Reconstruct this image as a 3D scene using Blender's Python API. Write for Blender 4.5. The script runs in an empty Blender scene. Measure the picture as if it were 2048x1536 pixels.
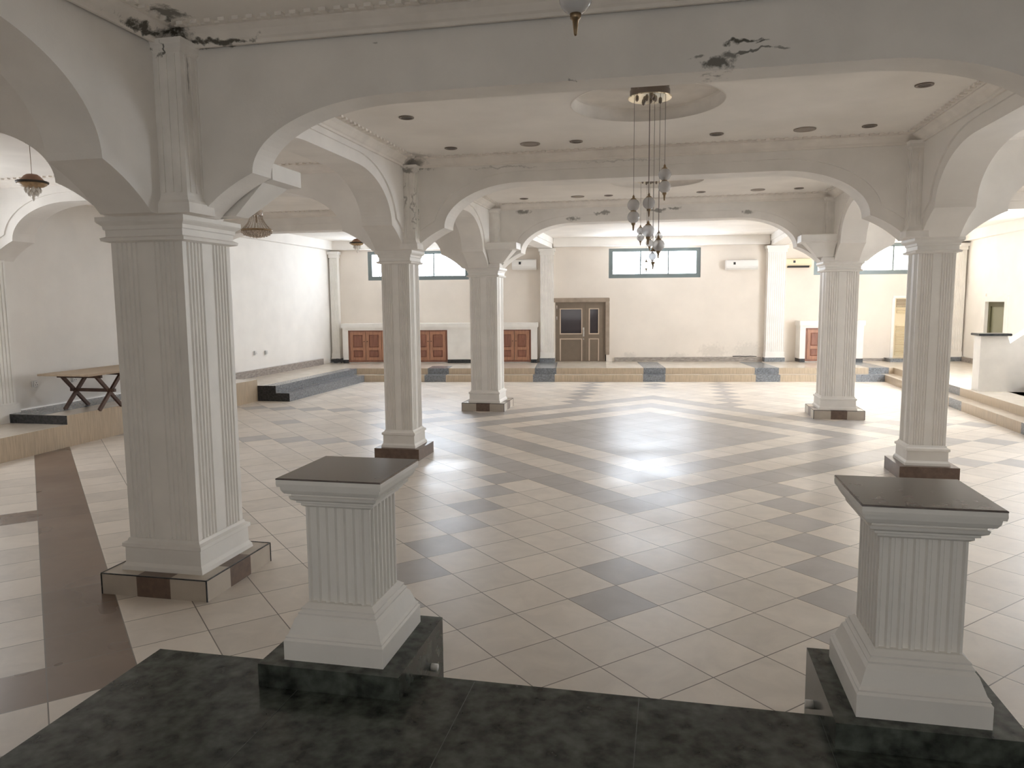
import bpy, bmesh, math, random
from math import sin, cos, pi, atan2, hypot
from mathutils import Vector, Matrix

S = bpy.context.scene
COL = S.collection
random.seed(7)

# ---------------------------------------------------------------- camera
CAM_H, FPX = 2.1, 1489.2
PITCH, YAW, ROLL = 0.10976, -0.21090, -0.008506
fwd = Vector((sin(YAW) * cos(PITCH), cos(YAW) * cos(PITCH), -sin(PITCH)))
rgt = Vector((cos(YAW), -sin(YAW), 0))
upv = rgt.cross(fwd)
r2 = cos(ROLL) * rgt + sin(ROLL) * upv
u2 = -sin(ROLL) * rgt + cos(ROLL) * upv
cam = bpy.data.cameras.new('camera')
cam.sensor_fit = 'HORIZONTAL'
cam.sensor_width = 36.0
cam.lens = FPX / 2048 * 36.0
cam.clip_start = 0.05
camo = bpy.data.objects.new('camera', cam)
mw = Matrix((r2, u2, -fwd)).transposed().to_4x4()
mw.translation = Vector((0, 0, CAM_H))
camo.matrix_world = mw
COL.objects.link(camo)
S.camera = camo

# ---------------------------------------------------------------- light and exposure
W_ = bpy.data.worlds.new('world')
S.world = W_
W_.use_nodes = True
W_.node_tree.nodes['Background'].inputs[0].default_value = (0.9, 0.95, 1.0, 1)
W_.node_tree.nodes['Background'].inputs[1].default_value = 1.0
S.view_settings.view_transform = 'Standard'
S.view_settings.look = 'None'
S.view_settings.gamma = 1.0
S.view_settings.use_curve_mapping = False
S.view_settings.exposure = 0.55
S.cycles.use_denoising = True
S.cycles.max_bounces = 10
S.cycles.diffuse_bounces = 7
S.cycles.glossy_bounces = 4
S.cycles.transparent_max_bounces = 12
S.cycles.sample_clamp_indirect = 8.0
S.cycles.use_adaptive_sampling = True
S.cycles.adaptive_threshold = 0.02
SKY_BACK = 16.0        # daylight coming through the high windows of the far wall
FILL_REAR = 0.95         # fill light from an unseen window added behind the camera
FILL_RIGHT = 17.5       # fill light from windows added in the right wall, outside the frame
FILL_LEFT = 2.5        # the same from a window added in the left wall

# ---------------------------------------------------------------- materials
MATS = {}


def node(nt, typ, **kw):
    n = nt.nodes.new(typ)
    for k, v in kw.items():
        setattr(n, k, v)
    return n


def principled(name, col, rough=0.6, metal=0.0, spec=0.5, var=0.0, vscale=3.0, bump=0.0, bscale=40.0, stretch=None,
               trans=0.0, emit=None, estr=0.0, alpha=1.0, rvar=0.0):
    m = bpy.data.materials.new(name)
    m.use_nodes = True
    nt = m.node_tree
    b = nt.nodes['Principled BSDF']
    b.inputs['Base Color'].default_value = (*col, 1)
    b.inputs['Roughness'].default_value = rough
    b.inputs['Metallic'].default_value = metal
    b.inputs['Specular IOR Level'].default_value = spec
    b.inputs['Transmission Weight'].default_value = trans
    b.inputs['Alpha'].default_value = alpha
    if emit:
        b.inputs['Emission Color'].default_value = (*emit, 1)
        b.inputs['Emission Strength'].default_value = estr
    if var or bump or rvar:
        geo = node(nt, 'ShaderNodeNewGeometry')
        src = geo.outputs['Position']
        if stretch:
            mp = node(nt, 'ShaderNodeMapping')
            mp.inputs['Scale'].default_value = stretch
            nt.links.new(src, mp.inputs['Vector'])
            src = mp.outputs['Vector']
        if var:
            nz = node(nt, 'ShaderNodeTexNoise')
            nz.inputs['Scale'].default_value = vscale
            nz.inputs['Detail'].default_value = 6
            nt.links.new(src, nz.inputs['Vector'])
            cr = node(nt, 'ShaderNodeValToRGB')
            cr.color_ramp.elements[0].position = 0.3
            cr.color_ramp.elements[1].position = 0.7
            cr.color_ramp.elements[0].color = (*[max(0, c * (1 - var)) for c in col], 1)
            cr.color_ramp.elements[1].color = (*[min(1, c * (1 + var)) for c in col], 1)
            nt.links.new(nz.outputs['Fac'], cr.inputs['Fac'])
            nt.links.new(cr.outputs['Color'], b.inputs['Base Color'])
        if rvar:
            nz3 = node(nt, 'ShaderNodeTexNoise')
            nz3.inputs['Scale'].default_value = 1.7
            nz3.inputs['Detail'].default_value = 5
            nt.links.new(geo.outputs['Position'], nz3.inputs['Vector'])
            mr = node(nt, 'ShaderNodeMapRange')
            mr.inputs[1].default_value = 0.3
            mr.inputs[2].default_value = 0.7
            mr.inputs[3].default_value = max(0.02, rough - rvar)
            mr.inputs[4].default_value = rough + rvar
            nt.links.new(nz3.outputs['Fac'], mr.inputs[0])
            nt.links.new(mr.outputs[0], b.inputs['Roughness'])
        if bump:
            nb = node(nt, 'ShaderNodeTexNoise')
            nb.inputs['Scale'].default_value = bscale
            nb.inputs['Detail'].default_value = 4
            nt.links.new(src, nb.inputs['Vector'])
            bp = node(nt, 'ShaderNodeBump')
            bp.inputs['Strength'].default_value = bump
            bp.inputs['Distance'].default_value = 0.01
            nt.links.new(nb.outputs['Fac'], bp.inputs['Height'])
            nt.links.new(bp.outputs['Normal'], b.inputs['Normal'])
    MATS[name] = m
    return m


def add_stains(m, stains):
    """dark mould and damp marks with a ragged outline; stains = [((x,y,z),(rx,ry,rz),strength)]"""
    nt = m.node_tree
    b = nt.nodes['Principled BSDF']
    geo = node(nt, 'ShaderNodeNewGeometry')
    nz = node(nt, 'ShaderNodeTexNoise')
    nz.inputs['Scale'].default_value = 14
    nz.inputs['Detail'].default_value = 8
    nz.inputs['Roughness'].default_value = 0.75
    nt.links.new(geo.outputs['Position'], nz.inputs['Vector'])
    last = None
    wz = node(nt, 'ShaderNodeTexNoise')                 # ragged outline
    wz.inputs['Scale'].default_value = 9
    wz.inputs['Detail'].default_value = 6
    nt.links.new(geo.outputs['Position'], wz.inputs['Vector'])
    w0 = node(nt, 'ShaderNodeVectorMath', operation='SUBTRACT')
    w0.inputs[1].default_value = (0.5, 0.5, 0.5)
    nt.links.new(wz.outputs['Color'], w0.inputs[0])
    w1 = node(nt, 'ShaderNodeVectorMath', operation='MULTIPLY_ADD')
    w1.inputs[1].default_value = (0.22, 0.0, 0.14)
    nt.links.new(w0.outputs[0], w1.inputs[0])
    nt.links.new(geo.outputs['Position'], w1.inputs[2])
    for c, r, st in stains:
        sub = node(nt, 'ShaderNodeVectorMath', operation='SUBTRACT')
        sub.inputs[1].default_value = c
        nt.links.new(w1.outputs[0], sub.inputs[0])
        dv = node(nt, 'ShaderNodeVectorMath', operation='DIVIDE')
        dv.inputs[1].default_value = r
        nt.links.new(sub.outputs[0], dv.inputs[0])
        ln = node(nt, 'ShaderNodeVectorMath', operation='LENGTH')
        nt.links.new(dv.outputs[0], ln.inputs[0])
        ma = node(nt, 'ShaderNodeMath', operation='SUBTRACT')      # noise*2.2 - length
        mu = node(nt, 'ShaderNodeMath', operation='MULTIPLY')
        mu.inputs[1].default_value = 2.4
        nt.links.new(nz.outputs['Fac'], mu.inputs[0])
        nt.links.new(mu.outputs[0], ma.inputs[0])
        nt.links.new(ln.outputs['Value'], ma.inputs[1])
        mr = node(nt, 'ShaderNodeMapRange')
        mr.inputs[1].default_value = 0.25
        mr.inputs[2].default_value = 0.75
        mr.inputs[3].default_value = 0.0
        mr.inputs[4].default_value = st
        nt.links.new(ma.outputs[0], mr.inputs[0])
        if last is None:
            last = mr.outputs[0]
        else:
            mx = node(nt, 'ShaderNodeMath', operation='MAXIMUM')
            nt.links.new(last, mx.inputs[0])
            nt.links.new(mr.outputs[0], mx.inputs[1])
            last = mx.outputs[0]
    mix = node(nt, 'ShaderNodeMix', data_type='RGBA')
    old = b.inputs['Base Color']
    if old.is_linked:
        nt.links.new(old.links[0].from_socket, mix.inputs[6])
    else:
        mix.inputs[6].default_value = old.default_value
    mix.inputs[7].default_value = (0.055, 0.05, 0.035, 1)
    nt.links.new(last, mix.inputs[0])
    nt.links.new(mix.outputs[2], b.inputs['Base Color'])


WALLC = (0.87, 0.835, 0.79)
plaster = principled('white_plaster', WALLC, 0.75, spec=0.25, var=0.03, vscale=2.2, bump=0.08, bscale=60)
ceil_m = principled('ceiling_paint', (0.92, 0.88, 0.83), 0.85, spec=0.2, var=0.05, vscale=1.5)
add_stains(ceil_m, [((-3.12, 4.36, 3.93), (0.10, 0.14, 0.3), 0.75), ((-3.25, 9.15, 3.93), (0.3, 0.3, 0.3), 0.35)])
trim_m = principled('cornice_plaster', (0.87, 0.82, 0.76), 0.8, spec=0.2, var=0.06, vscale=5)
sat_m = principled('painted_satin', (0.86, 0.83, 0.785), 0.5, spec=0.35, var=0.04, vscale=4, bump=0.05, bscale=70)
arch_near = principled('white_plaster_moulded', WALLC, 0.75, spec=0.25, var=0.06, vscale=2.2, bump=0.1, bscale=60)
add_stains(arch_near, [((0.24, 4.72, 3.49), (0.11, 0.3, 0.055), 0.8), ((0.32, 4.72, 3.545), (0.06, 0.3, 0.03), 0.7),
                       ((0.40, 4.72, 3.61), (0.14, 0.3, 0.016), 0.9), ((0.50, 4.72, 3.595), (0.07, 0.3, 0.012), 0.8),
                       ((0.43, 4.72, 3.545), (0.16, 0.3, 0.010), 0.75), ((0.60, 4.72, 3.535), (0.06, 0.3, 0.012), 0.6),
                       ((0.12, 4.72, 3.53), (0.05, 0.3, 0.01), 0.6),
                       ((-3.25, 4.6, 3.86), (0.30, 0.3, 0.03), 0.9), ((-3.0, 4.7, 3.84), (0.30, 0.2, 0.02), 0.85),
                       ((-3.36, 4.6, 3.80), (0.05, 0.3, 0.10), 0.8), ((-1.9, 4.72, 3.76), (0.02, 0.3, 0.012), 0.45),
                       ((-0.6, 4.72, 3.47), (0.008, 0.3, 0.012), 0.5)])
arch_mid = principled('white_plaster_damp', WALLC, 0.75, spec=0.25, var=0.06, vscale=2.2, bump=0.1, bscale=60)
add_stains(arch_mid, [((-3.3, 9.35, 3.84), (0.3, 0.3, 0.05), 0.6), 
                      ((-2.1, 9.4, 3.78), (0.5, 0.2, 0.012), 0.28), ((-0.6, 9.4, 3.79), (0.6, 0.2, 0.012), 0.22)])
arch_far = principled('white_plaster_spotted', WALLC, 0.75, spec=0.25, var=0.06, vscale=2.2, bump=0.1, bscale=60)
add_stains(arch_far, [((-2.75, 14.0, 3.78), (0.16, 0.3, 0.05), 0.65), ((-1.80, 14.0, 3.62), (0.13, 0.3, 0.05), 0.6),
                      ((-1.25, 14.0, 3.72), (0.16, 0.3, 0.035), 0.6), ((-0.28, 14.0, 3.73), (0.2, 0.3, 0.04), 0.65),
                      ((0.02, 14.0, 3.76), (0.16, 0.3, 0.03), 0.6), ((1.30, 14.0, 3.64), (0.12, 0.3, 0.04), 0.6),
                      ((-3.35, 14.0, 3.88), (0.2, 0.3, 0.06), 0.6)])
wall_back_m = principled('white_plaster_scuffed', (0.77, 0.70, 0.625), 0.7, spec=0.25, var=0.05, vscale=1.2, bump=0.06, bscale=60)
add_stains(wall_back_m, [((1.2, 22.3, 0.62), (0.5, 1, 0.25), 0.16), ((0.2, 22.3, 0.5), (0.3, 1, 0.1), 0.14),
                         ((2.2, 22.3, 0.65), (0.5, 1, 0.3), 0.14), ((-1.2, 22.3, 0.5), (0.25, 1, 0.15), 0.14)])


def tile_mat(name, col, rough=0.36):
    m = bpy.data.materials.new(name)
    m.use_nodes = True
    nt = m.node_tree
    b = nt.nodes['Principled BSDF']
    geo = node(nt, 'ShaderNodeNewGeometry')
    mp = node(nt, 'ShaderNodeMapping', vector_type='POINT')
    # tile grid: i runs along (-1,1)/sqrt2, j along (1,1)/sqrt2
    k = 1 / TS / 2 ** 0.5
    sepp = node(nt, 'ShaderNodeSeparateXYZ')
    nt.links.new(geo.outputs['Position'], sepp.inputs[0])

    def lin(ax, ay, c):
        a = node(nt, 'ShaderNodeMath', operation='MULTIPLY_ADD')
        a.inputs[1].default_value = ax
        a.inputs[2].default_value = c
        nt.links.new(sepp.outputs[0], a.inputs[0])
        d = node(nt, 'ShaderNodeMath', operation='MULTIPLY_ADD')
        d.inputs[1].default_value = ay
        nt.links.new(sepp.outputs[1], d.inputs[0])
        nt.links.new(a.outputs[0], d.inputs[2])
        return d.outputs[0]
    gi = lin(-k, k, (TX - TY) * k)
    gj = lin(k, k, -(TX + TY) * k)

    def edge(o):
        f = node(nt, 'ShaderNodeMath', operation='FRACT')
        nt.links.new(o, f.inputs[0])
        p = node(nt, 'ShaderNodeMath', operation='PINGPONG')
        p.inputs[1].default_value = 0.5
        nt.links.new(f.outputs[0], p.inputs[0])
        return p.outputs[0]
    mn = node(nt, 'ShaderNodeMath', operation='MINIMUM')
    nt.links.new(edge(gi), mn.inputs[0])
    nt.links.new(edge(gj), mn.inputs[1])
    lt = node(nt, 'ShaderNodeMath', operation='LESS_THAN')
    lt.inputs[1].default_value = 0.008
    nt.links.new(mn.outputs[0], lt.inputs[0])
    # per tile tone
    fl1 = node(nt, 'ShaderNodeMath', operation='FLOOR')
    fl2 = node(nt, 'ShaderNodeMath', operation='FLOOR')
    nt.links.new(gi, fl1.inputs[0])
    nt.links.new(gj, fl2.inputs[0])
    cb = node(nt, 'ShaderNodeCombineXYZ')
    nt.links.new(fl1.outputs[0], cb.inputs[0])
    nt.links.new(fl2.outputs[0], cb.inputs[1])
    wn = node(nt, 'ShaderNodeTexWhiteNoise', noise_dimensions='3D')
    nt.links.new(cb.outputs[0], wn.inputs['Vector'])
    # cloudy mottling, shifted per tile
    off = node(nt, 'ShaderNodeVectorMath', operation='MULTIPLY_ADD')
    off.inputs[1].default_value = (9, 9, 9)
    nt.links.new(wn.outputs['Color'], off.inputs[0])
    nt.links.new(geo.outputs['Position'], off.inputs[2])
    nz = node(nt, 'ShaderNodeTexNoise')
    nz.inputs['Scale'].default_value = 4.0
    nz.inputs['Detail'].default_value = 7
    nz.inputs['Roughness'].default_value = 0.6
    nz.inputs['Distortion'].default_value = 0.6
    nt.links.new(off.outputs[0], nz.inputs['Vector'])
    add = node(nt, 'ShaderNodeMath', operation='MULTIPLY_ADD')
    add.inputs[1].default_value = 0.45
    nt.links.new(wn.outputs['Value'], add.inputs[0])
    nt.links.new(nz.outputs['Fac'], add.inputs[2])
    cr = node(nt, 'ShaderNodeValToRGB')
    cr.color_ramp.elements[0].position = 0.35
    cr.color_ramp.elements[1].position = 1.0
    cr.color_ramp.elements[0].color = (*[c * 0.84 for c in col], 1)
    cr.color_ramp.elements[1].color = (*[min(1, c * 1.1) for c in col], 1)
    nt.links.new(add.outputs[0], cr.inputs['Fac'])
    mix = node(nt, 'ShaderNodeMix', data_type='RGBA')
    nt.links.new(lt.outputs[0], mix.inputs[0])
    nt.links.new(cr.outputs['Color'], mix.inputs[6])
    mix.inputs[7].default_value = (0.20, 0.17, 0.14, 1)
    # worn dirt smudges
    nz2 = node(nt, 'ShaderNodeTexNoise')
    nz2.inputs['Scale'].default_value = 0.9
    nz2.inputs['Detail'].default_value = 3
    nt.links.new(geo.outputs['Position'], nz2.inputs['Vector'])
    mr = node(nt, 'ShaderNodeMapRange')
    mr.inputs[1].default_value = 0.35
    mr.inputs[2].default_value = 0.68
    mr.inputs[3].default_value = rough - 0.05
    mr.inputs[4].default_value = rough + 0.06
    nt.links.new(nz2.outputs['Fac'], mr.inputs[0])
    nt.links.new(mr.outputs[0], b.inputs['Roughness'])
    nt.links.new(mix.outputs[2], b.inputs['Base Color'])
    b.inputs['Specular IOR Level'].default_value = 0.5
    bp = node(nt, 'ShaderNodeBump')
    bp.inputs['Strength'].default_value = 0.35
    bp.inputs['Distance'].default_value = 0.004
    inv = node(nt, 'ShaderNodeMath', operation='SUBTRACT')
    inv.inputs[0].default_value = 1
    nt.links.new(lt.outputs[0], inv.inputs[1])
    nt.links.new(inv.outputs[0], bp.inputs['Height'])
    nt.links.new(bp.outputs['Normal'], b.inputs['Normal'])
    return m


TS, TX, TY = 0.21317 * 2.1, -0.32862 * 2.1, 2.10713 * 2.1
tile_light = tile_mat('floor_tile_light', (0.76, 0.69, 0.615))
tile_grey = tile_mat('floor_tile_grey', (0.47, 0.44, 0.42))
tile_brown = tile_mat('floor_tile_brown', (0.22, 0.155, 0.115), 0.3)
granite = principled('dark_green_granite', (0.062, 0.070, 0.060), 0.2, var=0.75, vscale=16, spec=0.3, rvar=0.06)
granite_grey = principled('grey_granite', (0.20, 0.21, 0.225), 0.24, var=0.35, vscale=30)
granite_blk = principled('black_granite', (0.035, 0.037, 0.04), 0.22, var=0.5, vscale=25)
cream_tile = principled('cream_grain_tile', (0.50, 0.40, 0.29), 0.3, var=0.14, vscale=3, stretch=(14, 14, 1.2))
cream_top = principled('cream_tread_tile', (0.60, 0.53, 0.45), 0.22, var=0.08, vscale=5)
brown_tile = principled('brown_skirting_tile', (0.15, 0.10, 0.075), 0.35, var=0.2, vscale=20)
skirt_tile = principled('grey_marble_skirting', (0.33, 0.29, 0.26), 0.3, var=0.3, vscale=9, stretch=(1, 1, 3))
cap_stone = principled('polished_cap_stone', (0.135, 0.108, 0.10), 0.14, var=0.25, vscale=20)
wood_m = principled('varnished_wood', (0.40, 0.20, 0.125), 0.42, var=0.22, vscale=4, stretch=(6, 6, 1))
wood_pan = principled('varnished_wood_panel', (0.25, 0.108, 0.07), 0.45, var=0.22, vscale=4, stretch=(6, 6, 1))
bronze_m = principled('bronze_aluminium', (0.20, 0.155, 0.115), 0.4, metal=0.15, var=0.05, vscale=8)
bead_m = principled('pale_glazing_bead', (0.55, 0.44, 0.34), 0.4)
dark_glass = principled('dark_glass', (0.055, 0.045, 0.048), 0.06, spec=0.6)
steel_m = principled('brushed_steel', (0.62, 0.60, 0.57), 0.28, metal=1.0)
ac_white = principled('white_plastic', (0.82, 0.80, 0.77), 0.4)
ac_cream = principled('yellowed_plastic', (0.78, 0.66, 0.46), 0.45)
dark_m = principled('dark_plastic', (0.03, 0.03, 0.032), 0.5)
louver_m = principled('cream_painted_metal', (0.74, 0.62, 0.42), 0.5)
winframe_m = principled('grey_green_aluminium', (0.17, 0.20, 0.20), 0.4, metal=0.2)
grille_m = principled('grey_grille_metal', (0.45, 0.47, 0.48), 0.5)
table_top_m = principled('bare_plywood', (0.44, 0.34, 0.24), 0.55, var=0.12, vscale=3, stretch=(8, 1, 8))
table_leg_m = principled('dark_timber', (0.10, 0.055, 0.04), 0.55, var=0.3, vscale=10)
brass_m = principled('aged_brass', (0.30, 0.215, 0.13), 0.35, metal=0.9, var=0.2, vscale=30)
darkbrass_m = principled('tarnished_rim', (0.05, 0.04, 0.03), 0.45, metal=0.5)
crystal_m = principled('glass_beads', (0.55, 0.46, 0.38), 0.15, spec=0.8, var=0.4, vscale=60)
crystal_w = principled('white_glass_drops', (0.80, 0.76, 0.70), 0.2, spec=0.8)
cord_m = principled('grey_cord', (0.22, 0.19, 0.17), 0.6)
spot_m = principled('grey_downlight', (0.24, 0.20, 0.17), 0.35, metal=0.4)
spot_in = principled('downlight_lens', (0.10, 0.085, 0.075), 0.25)
vent_m = principled('grey_round_vent', (0.36, 0.31, 0.27), 0.5)
plate_m = principled('polished_canopy_plate', (1.0, 0.92, 0.72), 0.08, metal=0.9)
plate_edge = principled('canopy_edge', (0.24, 0.20, 0.17), 0.3, metal=0.5)
globe_m = principled('smoked_glass', (0.62, 0.61, 0.61), 0.10, spec=0.6, alpha=0.62)
socket_m = principled('socket_plastic', (0.66, 0.66, 0.66), 0.4)
green_door = principled('green_tinted_glass', (0.21, 0.21, 0.135), 0.12)


def glowing_pane(name, col, strength):
    m = bpy.data.materials.new(name)
    m.use_nodes = True
    b = m.node_tree.nodes['Principled BSDF']
    b.inputs['Base Color'].default_value = (0.8, 0.85, 0.88, 1)
    b.inputs['Roughness'].default_value = 0.2
    b.inputs['Emission Color'].default_value = (*col, 1)
    b.inputs['Emission Strength'].default_value = strength
    return m


pane_m = glowing_pane('daylit_glass', (0.86, 0.96, 1.08), SKY_BACK)
pane_r = glowing_pane('daylit_glass_sunny', (1.0, 0.95, 0.86), SKY_BACK * 0.45)
fill_pane_right = glowing_pane('added_fill_glass_right', (0.90, 0.97, 1.04), FILL_RIGHT)  # this and the next two glow in added windows, as fill
fill_pane_left = glowing_pane('added_fill_glass_left', (0.95, 0.97, 1.0), FILL_LEFT)
fill_pane_rear = glowing_pane('added_fill_glass_rear', (0.98, 0.97, 0.95), FILL_REAR)


# ---------------------------------------------------------------- mesh builder
class MB:
    def __init__(self):
        self.v, self.f, self.m, self.s = [], [], [], []

    def add(self, vs, fs, mi=0, smooth=False):
        o = len(self.v)
        self.v += [tuple(p) for p in vs]
        for f in fs:
            self.f.append([o + i for i in f])
            self.m.append(mi)
            self.s.append(smooth)
        return self

    def box(self, x0, x1, y0, y1, z0, z1, mi=0):
        vs = [(x0, y0, z0), (x1, y0, z0), (x1, y1, z0), (x0, y1, z0), (x0, y0, z1), (x1, y0, z1), (x1, y1, z1), (x0, y1, z1)]
        return self.add(vs, [(3, 2, 1, 0), (4, 5, 6, 7), (0, 1, 5, 4), (1, 2, 6, 5), (2, 3, 7, 6), (3, 0, 4, 7)], mi)

    def cbox(self, x0, x1, y0, y1, z0, z1, mi=0, c=0.01):
        """box with chamfered edges (all twelve)"""
        bm = bmesh.new()
        mat = Matrix.Translation(((x0 + x1) / 2, (y0 + y1) / 2, (z0 + z1) / 2)) @ Matrix.Diagonal((x1 - x0, y1 - y0, z1 - z0, 1))
        bmesh.ops.create_cube(bm, size=1, matrix=mat)
        bmesh.ops.bevel(bm, geom=bm.edges[:], offset=c, segments=2, affect='EDGES')
        bm.verts.index_update()
        self.add([p.co[:] for p in bm.verts], [[q.index for q in f.verts] for f in bm.faces], mi)
        bm.free()
        return self

    def prism(self, poly, axis, a, b, mi=0, caps=(True, True)):
        """poly of 2-D points extruded along axis ('x': (y,z), 'y': (x,z), 'z': (x,y))"""
        n = len(poly)

        def P(p, t):
            return {'x': (t, p[0], p[1]), 'y': (p[0], t, p[1]), 'z': (p[0], p[1], t)}[axis]
        vs = [P(p, a) for p in poly] + [P(p, b) for p in poly]
        fs = [(i, (i + 1) % n, n + (i + 1) % n, n + i) for i in range(n)]
        if caps[0]:
            fs.append(tuple(range(n))[::-1])
        if caps[1]:
            fs.append(tuple(range(n, 2 * n)))
        return self.add(vs, fs, mi)

    def sq(self, prof, cx=0, cy=0, mi=0, asp=1.0, caps=True):
        """square-section turning: prof = [(half, z)]"""
        vs, fs = [], []
        for h, z in prof:
            vs += [(cx - h, cy - h * asp, z), (cx + h, cy - h * asp, z), (cx + h, cy + h * asp, z), (cx - h, cy + h * asp, z)]
        for k in range(len(prof) - 1):
            for i in range(4):
                a, b2 = 4 * k + i, 4 * k + (i + 1) % 4
                fs.append((a, b2, b2 + 4, a + 4))
        if caps:
            fs.append((3, 2, 1, 0))
            o = 4 * (len(prof) - 1)
            fs.append((o, o + 1, o + 2, o + 3))
        return self.add(vs, fs, mi)

    def lathe(self, prof, cx=0, cy=0, n=24, mi=0, smooth=True, caps=True):
        """prof = [(radius, z)] from bottom up"""
        vs, fs = [], []
        for r, z in prof:
            for i in range(n):
                a = 2 * pi * i / n
                vs.append((cx + r * cos(a), cy + r * sin(a), z))
        for k in range(len(prof) - 1):
            for i in range(n):
                a, b2 = k * n + i, k * n + (i + 1) % n
                fs.append((a, b2, b2 + n, a + n))
        self.add(vs, fs, mi, smooth)
        o = len(self.v) - len(vs)
        for k, rev in ((0, True), (len(prof) - 1, False)) if caps else ():
            if prof[k][0] > 1e-4:
                r = [o + k * n + i for i in range(n)]
                self.f.append(r[::-1] if rev else r)
                self.m.append(mi)
                self.s.append(False)
        return self

    def tube(self, pts, r, n=8, mi=0):
        pts = [Vector(p) for p in pts]
        vs, fs = [], []
        for k, p in enumerate(pts):
            d = (pts[min(k + 1, len(pts) - 1)] - pts[max(k - 1, 0)]).normalized()
            a = d.orthogonal().normalized()
            b2 = d.cross(a)
            for i in range(n):
                t = 2 * pi * i / n
                vs.append(p + r * (cos(t) * a + sin(t) * b2))
        for k in range(len(pts) - 1):
            for i in range(n):
                a, b2 = k * n + i, k * n + (i + 1) % n
                fs.append((a, b2, b2 + n, a + n))
        fs.append(tuple(range(n))[::-1])
        fs.append(tuple(range((len(pts) - 1) * n, len(pts) * n)))
        return self.add(vs, fs, mi, True)

    def bar(self, p, q, w, t, mi=0, side=None):
        """rectangular bar from p to q, width w along side, thickness t"""
        p, q = Vector(p), Vector(q)
        d = (q - p).normalized()
        s = (Vector(side) if side else Vector((0, 0, 1)))
        s = (s - d * s.dot(d)).normalized()
        u = d.cross(s)
        vs = []
        for e in (p, q):
            for a, b2 in ((-1, -1), (1, -1), (1, 1), (-1, 1)):
                vs.append(e + s * a * w / 2 + u * b2 * t / 2)
        return self.add(vs, [(3, 2, 1, 0), (4, 5, 6, 7), (0, 1, 5, 4), (1, 2, 6, 5), (2, 3, 7, 6), (3, 0, 4, 7)], mi)

    def ball(self, c, r, n=14, mi=0, sz=1.0):
        prof = []
        for k in range(n // 2 + 1):
            a = -pi / 2 + pi * k / (n // 2)
            prof.append((max(1e-5, r * cos(a)), c[2] + r * sz * sin(a)))
        return self.lathe(prof, c[0], c[1], n, mi)

    def build(self, name, mats, parent=None, kind=None):
        me = bpy.data.meshes.new(name)
        me.from_pydata(self.v, [], self.f)
        if not isinstance(mats, (list, tuple)):
            mats = [mats]
        for m in mats:
            me.materials.append(m)
        me.polygons.foreach_set('material_index', self.m)
        me.polygons.foreach_set('use_smooth', self.s)
        bm = bmesh.new()
        bm.from_mesh(me)
        bmesh.ops.recalc_face_normals(bm, faces=bm.faces[:])
        bm.to_mesh(me)
        bm.free()
        me.update()
        o = bpy.data.objects.new(name, me)
        COL.objects.link(o)
        if parent:
            o.parent = parent
        if kind:
            o['kind'] = kind
        return o


def tag(o, label, cat, group=None):
    o['label'] = label
    o['category'] = cat
    if group:
        o['group'] = group
    return o


def thing(name, label=None, cat=None, loc=(0, 0, 0), rotz=0.0, group=None, kind=None):
    o = bpy.data.objects.new(name, None)
    o.empty_display_size = 0.2
    COL.objects.link(o)
    o.location = loc
    o.rotation_euler = (0, 0, rotz)
    if label:
        tag(o, label, cat, group)
    if kind:
        o['kind'] = kind
    return o


def copy_tree(o, parent=None):
    c = o.copy()
    COL.objects.link(c)
    if parent:
        c.parent = parent
    for ch in [x for x in bpy.data.objects if x.parent == o]:
        copy_tree(ch, c)
    return c


# ================================================================ main dimensions
XL, XR = -3.60, 2.93                  # the two column lines
Y1, Y2, Y3 = 4.845, 9.60, 14.25       # the three rows
T1, T2, T3, TL = 0.24, 0.40, 0.44, 0.40
CEIL = 3.93
WXL, WXR = -9.98, 8.05                # side walls
REAR = -3.6
BA, BB = 22.2, 0.1325                 # far wall: Y = BA + BB * X
BROT = atan2(BB, 1.0)
PZ = 0.335                            # raised platform
SA, SB = 19.69, 0.1325                # front line of the far steps


def wallY(x):
    return BA + BB * x


# ================================================================ floor
def tile_kind(i, j):
    c = max(abs(i - 11), abs(j - 12))
    s_, d_ = i + j, i - j
    if c <= 7:
        return 1 if c in (7, 5) or c <= 3 else 0
    if (d_ == 4 or d_ == -6) and abs(s_ - 23) <= 40:
        return 1
    if (s_ == 18 or s_ == 28) and abs(d_ + 1) > 8:
        return 1
    if d_ == -1 and ((i, j) in ((0, 1), (1, 2), (21, 22), (22, 23))):
        return 1
    if s_ == 23 and d_ % 6 == 1:
        return 1
    if j <= -6:
        ci, cj = i - 6.5, j + 10.5
        r = max(abs(ci), abs(cj))
        if abs(r - 4.5) < 0.1:
            return 2
        if j == -6 and i > 11:
            return 2
    return 0


fb = MB()
rt = 2 ** 0.5
for i in range(-40, 60):
    for j in range(-40, 60):
        cx = TX + TS * (j - i) / rt
        cy = TY + TS * (i + j + 1) / rt
        if -9.4 < cx < 6.9 and -3.2 < cy < SA + SB * cx + 0.5:
            h = TS / rt
            fb.add([(cx, cy - h, 0), (cx + h, cy, 0), (cx, cy + h, 0), (cx - h, cy, 0)], [(0, 1, 2, 3)], tile_kind(i, j))
fb.build('floor', [tile_light, tile_grey, tile_brown], kind='structure')

# ================================================================ far wall with window and door openings
wall_thk = 0.3
cw = cos(BROT)
WIN = {'L': (-8.86, -5.86, 2.77, 3.62), 'C': (-1.80, 0.80, 2.76, 3.61), 'R': (3.94, 7.25, 2.79, 3.66)}
DOORX = (-3.34, -1.86, PZ, 2.08)
LOUV = (6.16, 6.95, 0.43, 2.12)


def wloc(x, z=0.0, off=0.0):
    """point on the far wall, off metres into the room"""
    return Vector((x + off * sin(BROT), wallY(x) - off * cos(BROT), z))


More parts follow.
